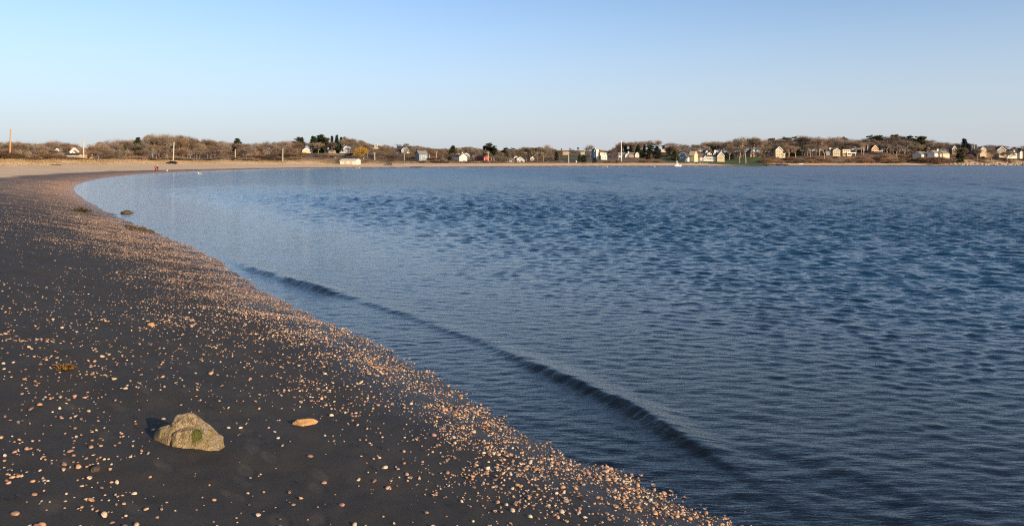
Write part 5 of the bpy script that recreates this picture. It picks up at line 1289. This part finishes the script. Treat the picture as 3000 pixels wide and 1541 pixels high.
x, y = at(1728, 640); o = empty('old_pier', (x, y, 0)); tag(o, 'broken dark timber pier sloping across the sand to the water', 'pier')
for k in range(9):
    u = -9 + k * 2.05; zz = 1.9 - k * .17
    b = link('deck_board', box_mesh('deck_board', u, u + 1.95, -.9, .9, zz - .02 - .01 * (k % 2), zz + .12, DKW if k % 4 else POLE_G), None, o); b.rotation_euler = (0, rad(4), 0)
for u, t in ((-4, 2.2), (-.5, 1.7), (2.5, 1.6), (5.5, 1.3), (7.6, 1.5), (9.5, 1.2), (12.2, 1.0)):
    V, T = [], []; tube(V, T, Vector((u, -1, -2.2)), Vector((u, -1, t)), .24, .2, 7); link('piling', mesh_np('piling', [tuple(v) for v in V], None, T), DKW, o)
SANDLOG = simple_mat('driftwood', (0.42, 0.34, 0.25), .85, .2, 2.0)
def hull_boat(L, W, D):
    V = []; Fc = []; ns = 11
    for i in range(ns):
        t = i / (ns - 1); u = (t - .5) * L; w = W / 2 * math.sin(min(1, (t * 1.15 + .25)) * math.pi * .5) if t < .6 else W / 2 * math.cos((t - .6) / .4 * 1.45) ** .7
        w = max(w, .05); sheer = D * (1 + .18 * (2 * t - 1) ** 2 + .15 * t)
        for (a, b) in ((-w, sheer), (-w * .85, D * .35), (0, 0 + .12 * D * max(0, t - .7) * 6), (w * .85, D * .35), (w, sheer)): V.append((u, a, b))
        if i:
            p = (i - 1) * 5; q = i * 5
            for j in range(4): Fc.append((p + j, p + j + 1, q + j + 1, q + j))
            Fc.append((p + 4, p + 0, q + 0, q + 4))
    Fc.append((0, 1, 2, 3, 4)); return V, Fc
BOATW = simple_mat('white_boat_paint', (0.80, 0.77, 0.66), .35, .04, 1.0, 0, .5)
x, y = at(1986, 640); o = empty('fishing_boat', (x, y, -.35)); tag(o, 'white fishing boat with a small cabin and a tall mast, moored off the beach', 'boat'); o.rotation_euler = (0, 0, rad(196))
V, Fc = hull_boat(5.9, 2.1, 1.35); link('hull', py_mesh('hull', V, Fc, BOATW), None, o)
link('cabin', box_mesh('cabin', -.2, 1.5, -.7, .7, 1.3, 2.9, BOATW), None, o)
link('cabin_roof', box_mesh('cabin_roof', -.5, 1.7, -.85, .85, 2.9, 3.02, BOATW), None, o)
for u in (.1, .8): 
    w_ = link('window', box_mesh('window', u, u + .45, .69, .73, 2.1, 2.65, GLASS), None, o); link('window', box_mesh('window', u, u + .45, -.73, -.69, 2.1, 2.65, GLASS), None, o)
V, T = [], []; tube(V, T, Vector((.9, 0, 3)), Vector((.95, 0, 10.2)), .07, .035, 6); link('mast', mesh_np('mast', [tuple(v) for v in V], None, T), POLE_G, o)
V, T = [], []; tube(V, T, Vector((1.2, .1, 3)), Vector((1.25, .1, 7.2)), .05, .025, 6); link('antenna', mesh_np('antenna', [tuple(v) for v in V], None, T), POLE_G, o)
link('tower', box_mesh('tower', .6, 1.25, -.35, .35, 3.9, 4.5, BOATW), None, o)
link('tower_platform', box_mesh('tower_platform', .2, 1.9, -.5, .5, 4.5, 4.6, BOATW), None, o)
for (a, b) in ((.65, -.3), (.65, .3), (1.2, -.3), (1.2, .3)):
    V, T = [], []; tube(V, T, Vector((a, b, 3)), Vector((a, b, 3.95)), .04, .04, 5); link('tower_leg', mesh_np('tower_leg', [tuple(v) for v in V], None, T), BOATW, o)
for px, base, d, L, mat, lab, nm in ((2347, 476.5, 800, 4.6, BOATW, 'white dinghy pulled up at the foot of the shrubby bank', 'dinghy'), (2538, 476.5, 860, 5.2, simple_mat('red_kayak_plastic', (.62, .16, .09), .4, .05), 'red kayak lying on the narrow beach below the bank', 'kayak')):
    d = shore_far(px) + 22; x, y = at(px, d); o = empty(nm, (x, y, gz(x, y) + .02), rad(8)); tag(o, lab, 'boat')
    V, Fc = hull_boat(L, 1.1 if nm == 'dinghy' else .75, .5 if nm == 'dinghy' else .42); link('hull', py_mesh('hull', V, Fc, mat), None, o)
    if nm == 'dinghy':
        for u in (-1, .5): link('thwart', box_mesh('thwart', u, u + .3, -.4, .4, .52, .56, TRIM), None, o)
    else: link('cockpit', box_mesh('cockpit', -.6, .3, -.22, .22, .4, .46, DKW), None, o)
BUOY = simple_mat('white_buoy', (.82, .80, .74), .4, .03)
def lathe(name, prof, n, mat):
    V = []; Fc = []
    for r, z in prof:
        for j in range(n): V.append((r * math.cos(2 * math.pi * j / n), r * math.sin(2 * math.pi * j / n), z))
    for i in range(len(prof) - 1):
        for j in range(n): Fc.append((i * n + j, i * n + (j + 1) % n, (i + 1) * n + (j + 1) % n, (i + 1) * n + j))
    return py_mesh(name, V, Fc, mat)
bprof = [(.01, -.45), (.3, -.36), (.45, -.05), (.40, .25), (.22, .42), (.08, .46), (.08, .62), (.01, .63)]
bme = lathe('float', bprof, 12, BUOY); bme2 = lathe('ring', [(.46, -.02), (.5, -.02), (.5, .1), (.44, .1)], 12, DKW)
for px, py, lab in ((1779, 489.6, 'white mooring buoy floating off the old pier'), (1918, 489.6, 'small white mooring buoy between the pier and the fishing boat'), (2079, 488.4, 'white mooring buoy floating off the big white house')):
    x, y = px2w(px, py); x, y = x * .97, y * .97
    o = empty('mooring_buoy', (x, y, .05)); tag(o, lab, 'buoy'); link('float', bme, None, o); link('ring', bme2, None, o)
x, y = at(1688, 655); o = empty('white_float_ball', (x, y, gz(x, y) + 1.1)); o.scale = (1.6,) * 3; tag(o, 'large white ball float standing at the top of the beach by the pier', 'float'); link('float', bme, None, o); link('ring', bme2, None, o)

# ------------------------------------------------------------------ gulls
GW = simple_mat('gull_white', (.82, .80, .76), .8, .04); GG = simple_mat('gull_grey', (.35, .36, .38), .8, .08); GB = simple_mat('gull_bill', (.65, .42, .06), .6, .05)
def ell(name, c, r, mat, n=8):
    bm = bmesh.new(); bmesh.ops.create_icosphere(bm, subdivisions=2, radius=1)
    for v in bm.verts: v.co = Vector((v.co.x * r[0] + c[0], v.co.y * r[1] + c[1], v.co.z * r[2] + c[2]))
    me = bpy.data.meshes.new(name); bm.to_mesh(me); bm.free(); shade_smooth(me); me.materials.append(mat); return me
gbody = unite('body', [ell('b', (0, 0, .2), (.23, .11, .11), GW), ell('n', (.17, 0, .29), (.07, .055, .11), GW), ell('h', (.2, 0, .38), (.07, .058, .058), GW), ell('t', (-.25, 0, .2), (.14, .05, .025), GW)], .014); gbody.materials.append(GW)
gwing = ell('wing', (-.05, .1, .23), (.24, .03, .08), GG); gwing2 = ell('wing', (-.05, -.1, .23), (.24, .03, .08), GG); gbill = ell('bill', (.285, 0, .37), (.045, .012, .014), GB)
V, T = [], []; tube(V, T, Vector((0, .04, -.02)), Vector((0, .04, .12)), .009, .009, 5); gleg = mesh_np('leg', [tuple(v) for v in V], None, T); gleg.materials.append(GB)
V, T = [], []; tube(V, T, Vector((0, -.04, -.02)), Vector((0, -.04, .12)), .009, .009, 5); gleg2 = mesh_np('leg', [tuple(v) for v in V], None, T); gleg2.materials.append(GB)
for px, py, swim, rz, lab in ((489, 505.2, False, 20, 'white gull standing at the waterline beside the walking couple'), (584, 510.5, True, 200, 'white gull floating on the water, nearest to the walking couple'),
                              (1053, 492.6, True, 10, 'white gull floating below the boat shed, head up'), (1043, 493.2, True, 170, 'small white gull floating below the boat shed, head low')):
    x, y = px2w(px, py)
    z = 0.0 if swim else gz(x, y)
    s = 1.5 if px == 584 else 1.2
    o = empty('gull', (x, y, z - (.13 * s if swim else 0)), rad(rz), s); tag(o, lab, 'gull', 'gulls along the beach')
    for nm, me in (('body', gbody), ('wing', gwing), ('wing', gwing2), ('bill', gbill)) + ((() if swim else (('leg', gleg), ('leg', gleg2)))): link(nm, me, None, o)

# ------------------------------------------------------------------ the walking couple
SKIN = simple_mat('skin', (.50, .32, .23), .6, .05); TROUS = simple_mat('dark_trousers', (.022, .022, .028), .85, .2); RED = simple_mat('red_jacket', (.62, .05, .04), .75, .12); MAROON = simple_mat('black_red_jacket', (.10, .014, .014), .8, .3); BOOT = simple_mat('dark_shoe', (.02, .017, .015), .6, .1)
HAIRD = simple_mat('dark_hair', (.03, .02, .014), .7, .2); HAIRL = simple_mat('pale_knit_hat', (.62, .58, .52), .85, .1)
def person(px, py, hgt, rz, jacket, hair, label, stride, arm_out):
    x, y, _z = ray_ground(px, py)
    o = empty('person', (x, y, gz(x, y)), rad(rz)); tag(o, label, 'person', 'couple walking on the beach')
    J = {'pel': (0, 0, .95), 'waist': (0, .0, 1.10), 'chest': (0, .01, 1.32), 'neck': (0, 0, 1.50), 'chin': (0, .02, 1.57), 'head': (0, .015, 1.66), 'crown': (0, .0, 1.75),
         'hl': (-.10, 0, .92), 'kl': (-.11, .06 + stride * .5, .50), 'al': (-.11, stride - .04, .09), 'tl': (-.12, stride + .14, .04), 'hr': (.10, 0, .92), 'kr': (.11, .05 - stride * .3, .50), 'ar': (.11, -stride - .02, .10), 'tr': (.12, -stride + .14, .04),
         'sl': (-.19, 0, 1.43), 'el': (-.26 - arm_out[0], -.02, 1.16), 'wl': (-.24 - arm_out[0] * 1.2, .08, .93), 'fl': (-.235 - arm_out[0] * 1.2, .10, .83), 'sr': (.19, 0, 1.43), 'er': (.26 + arm_out[1], -.02, 1.16), 'wr': (.24 + arm_out[1] * 1.2, .08, .93), 'fr': (.235 + arm_out[1] * 1.2, .10, .83)}
    R = {'pel': (.165, .12), 'waist': (.155, .115), 'chest': (.185, .125), 'neck': (.065, .065), 'chin': (.075, .085), 'head': (.085, .10), 'crown': (.055, .07), 'hl': (.10, .10), 'kl': (.07, .07), 'al': (.05, .05), 'tl': (.045, .035), 'hr': (.10, .10), 'kr': (.07, .07), 'ar': (.05, .05), 'tr': (.045, .035),
         'sl': (.085, .085), 'el': (.062, .062), 'wl': (.048, .048), 'fl': (.034, .034), 'sr': (.085, .085), 'er': (.062, .062), 'wr': (.048, .048), 'fr': (.034, .034)}
    E = [('pel', 'waist'), ('waist', 'chest'), ('chest', 'neck'), ('neck', 'chin'), ('chin', 'head'), ('head', 'crown'), ('pel', 'hl'), ('hl', 'kl'), ('kl', 'al'), ('al', 'tl'), ('pel', 'hr'), ('hr', 'kr'), ('kr', 'ar'), ('ar', 'tr'),
         ('chest', 'sl'), ('sl', 'el'), ('el', 'wl'), ('wl', 'fl'), ('chest', 'sr'), ('sr', 'er'), ('er', 'wr'), ('wr', 'fr')]
    ks = list(J); me = bpy.data.meshes.new('body'); s = hgt / 1.8
    me.from_pydata([tuple(c * s for c in J[k]) for k in ks], [(ks.index(a), ks.index(b)) for a, b in E], [])
    b = bpy.data.objects.new('body', me); COL.objects.link(b)
    md = b.modifiers.new('skin', 'SKIN'); 
    for i, k in enumerate(ks): me.skin_vertices[0].data[i].radius = (R[k][0] * s, R[k][1] * s); me.skin_vertices[0].data[i].use_root = (k == 'pel')
    ss = b.modifiers.new('sub', 'SUBSURF'); ss.levels = 2; ss.render_levels = 2
    res = bpy.data.meshes.new_from_object(b.evaluated_get(bpy.context.evaluated_depsgraph_get())); bpy.data.objects.remove(b)
    for mt in (TROUS, jacket, SKIN, BOOT): res.materials.append(mt)
    for p in res.polygons:
        c = p.center / s; p.use_smooth = True
        p.material_index = 3 if c.z < .12 else (2 if c.z > 1.50 or (abs(c.x) > .2 and c.z < .92) else (1 if c.z > .86 and not (abs(c.x) < .2 and c.z < .90) else 0))
    res.name = 'body'; link('body', res, None, o)
    link('hair', ell('hair', (0, -.015 * s, 1.70 * s), (.098 * s, .115 * s, .10 * s), hair), None, o)
    for u in (-.035, .035): link('eye', ell('eye', (u * s, .105 * s, 1.67 * s), (.012 * s, .008 * s, .009 * s), BOOT), None, o)
    link('nose', ell('nose', (0, .12 * s, 1.64 * s), (.014 * s, .02 * s, .02 * s), SKIN), None, o)
    return o
person(455, 502.4, 1.68, -15, RED, HAIRD, 'person in a bright red jacket and dark trousers walking away', .12, (.03, .02))
person(461, 502.6, 1.74, -10, MAROON, HAIRL, 'person in a black and dark red jacket with pale hat, walking away', -.12, (.02, .05))

# ------------------------------------------------------------------ cars
CARB = simple_mat('black_car_paint', (.006, .006, .007), .45, .05, 1, 0, .25); TYRE = simple_mat('tyre_rubber', (.015, .015, .015), .9, .1); RIM = simple_mat('alloy_rim', (.45, .45, .45), .35, .05, 1, 0, .5, 0, .8); LAMP = simple_mat('lamp_lens', (.75, .73, .68), .15, .05, 1, 0, .6); TAIL = simple_mat('tail_lens', (.4, .02, .015), .2, .05)
tyre_me = lathe('tyre', [(.22, -.11), (.33, -.12), (.36, -.07), (.36, .07), (.33, .12), (.22, .11)], 16, TYRE); rim_me = lathe('rim', [(.01, .07), (.09, .09), (.2, .08), (.23, .11), (.23, -.1), (.01, -.1)], 16, RIM)
def car(px, d, rz, suv, label, paint=CARB, sink=0.0):
    x, y = at(px, d); o = empty('parked_car', (x, y, gz(x, y) - sink), rad(rz)); tag(o, label, 'car')
    L, W = 4.6, 1.82; top = 1.72 if suv else 1.45
    low = [(-2.3, .32), (2.3, .32), (2.34, .62), (2.22, .88), (1.15, 1.02), (-2.2, 1.05), (-2.32, .8)]
    up = [(1.2, 1.0), (.45, top - .06), (.1, top), (-1.6, top), (-2.1, top - .35 if suv else 1.1), (-2.2, 1.0)] if suv else [(1.15, 1.0), (.35, top - .05), (-.1, top), (-.9, top), (-1.7, 1.12), (-2.0, 1.0)]
    def loft(name, pts, w0, w1, mat, bev):
        V, Fc = [], []; poly_prism(V, Fc, pts, -w0 / 2, w0 / 2, 'y'); me = py_mesh(name, V, Fc, mat)
        bm = bmesh.new(); bm.from_mesh(me)
        zs = [v.co.z for v in bm.verts]; z0, z1 = min(zs), max(zs)
        for v in bm.verts: v.co.y *= 1 - (1 - w1 / w0) * (v.co.z - z0) / (z1 - z0)
        bmesh.ops.bevel(bm, geom=bm.edges[:], offset=bev, segments=2, affect='EDGES'); bm.to_mesh(me); bm.free(); return me
    body = link('body', loft('body', low, W, W * .95, paint, .06), None, o)
    link('cabin', loft('cabin', up, W * .93, W * .76, paint, .05), None, o)
    wn = [(.95, 1.06), (.38, top - .14), (-1.55, top - .14), (-1.85, 1.08)] if suv else [(.9, 1.05), (.3, top - .12), (-.9, top - .12), (-1.45, 1.08)]
    for s in (-1, 1):
        V = [(u, s * (W * .5 * (.93 - .17 * (z - 1.0) / (top - 1.0)) + .012), z) for u, z in wn]
        link('side_window', py_mesh('side_window', V + [(a, b - s * .02, c) for a, b, c in V], [(0, 1, 2, 3), (7, 6, 5, 4), (0, 4, 5, 1), (1, 5, 6, 2), (2, 6, 7, 3), (3, 7, 4, 0)], GLASS), None, o)
        link('headlight', box_mesh('headlight', 2.2, 2.36, s * .66 - .16, s * .66 + .16, .62, .78, LAMP), None, o)
        link('tail_light', box_mesh('tail_light', -2.36, -2.2, s * .72 - .12, s * .72 + .12, .72, .95, TAIL), None, o)
        for u in (-1.4, 1.42):
            w = link('wheel', tyre_me, None, o); w.location = (u, s * (W / 2 - .1), .36); w.rotation_euler = (rad(-90 * s), 0, 0); link('rim', rim_me, None, w)
    link('windscreen', py_mesh('windscreen', [(1.17, -.74, 1.06), (1.17, .74, 1.06), (.46, .66, top - .1), (.46, -.66, top - .1), (1.13, -.74, 1.05), (1.13, .74, 1.05), (.42, .66, top - .1), (.42, -.66, top - .1)], [(0, 1, 2, 3), (7, 6, 5, 4), (0, 4, 5, 1), (1, 5, 6, 2), (2, 6, 7, 3), (3, 7, 4, 0)], GLASS), None, o)
    return o
car(1138, 499, 200, True, 'black car parked on the sand beyond the boat shed')
car(503, 364, 186, False, 'low dark car half hidden behind the dune', CARB, 0.0)
car(1003, 672, 10, False, 'small white car parked in front of the tall narrow house', simple_mat('white_car_paint', (.8, .79, .76), .3, .03, 1, 0, .5))

# driftwood and debris on the dry sand
for px, py, L, lab in ((165, 477.5, 3.0, 'dark driftwood log lying along the foot of the dune'), (330, 479.5, 1.0, 'pale scrap of driftwood on the dune slope'), (1190, 485.5, 3.2, 'pale driftwood timber on the sand beyond the black car'), (1434, 482, 2.2, 'pale driftwood log on the beach before the red barn')):
    d = shore_far(px) + 40 if px > 700 else 235 + px * .1; x, y = at(px, d)
    V, T = [], []; n = 6
    pts = [Vector((L * (k / n - .5), .12 * math.sin(k * 1.7), .16 + .05 * math.sin(k * 2.3))) for k in range(n + 1)]
    for k in range(n): tube(V, T, pts[k], pts[k + 1], .17 * (1 - .06 * k), .17 * (1 - .06 * (k + 1)), 7)
    o = link('driftwood_log', mesh_np('driftwood_log', [tuple(v) for v in V], None, T), DKW if 'dark' in lab else SANDLOG); o.location = (x, y, gz(x, y)); o.rotation_euler = (0, 0, rad(12)); tag(o, lab, 'driftwood')
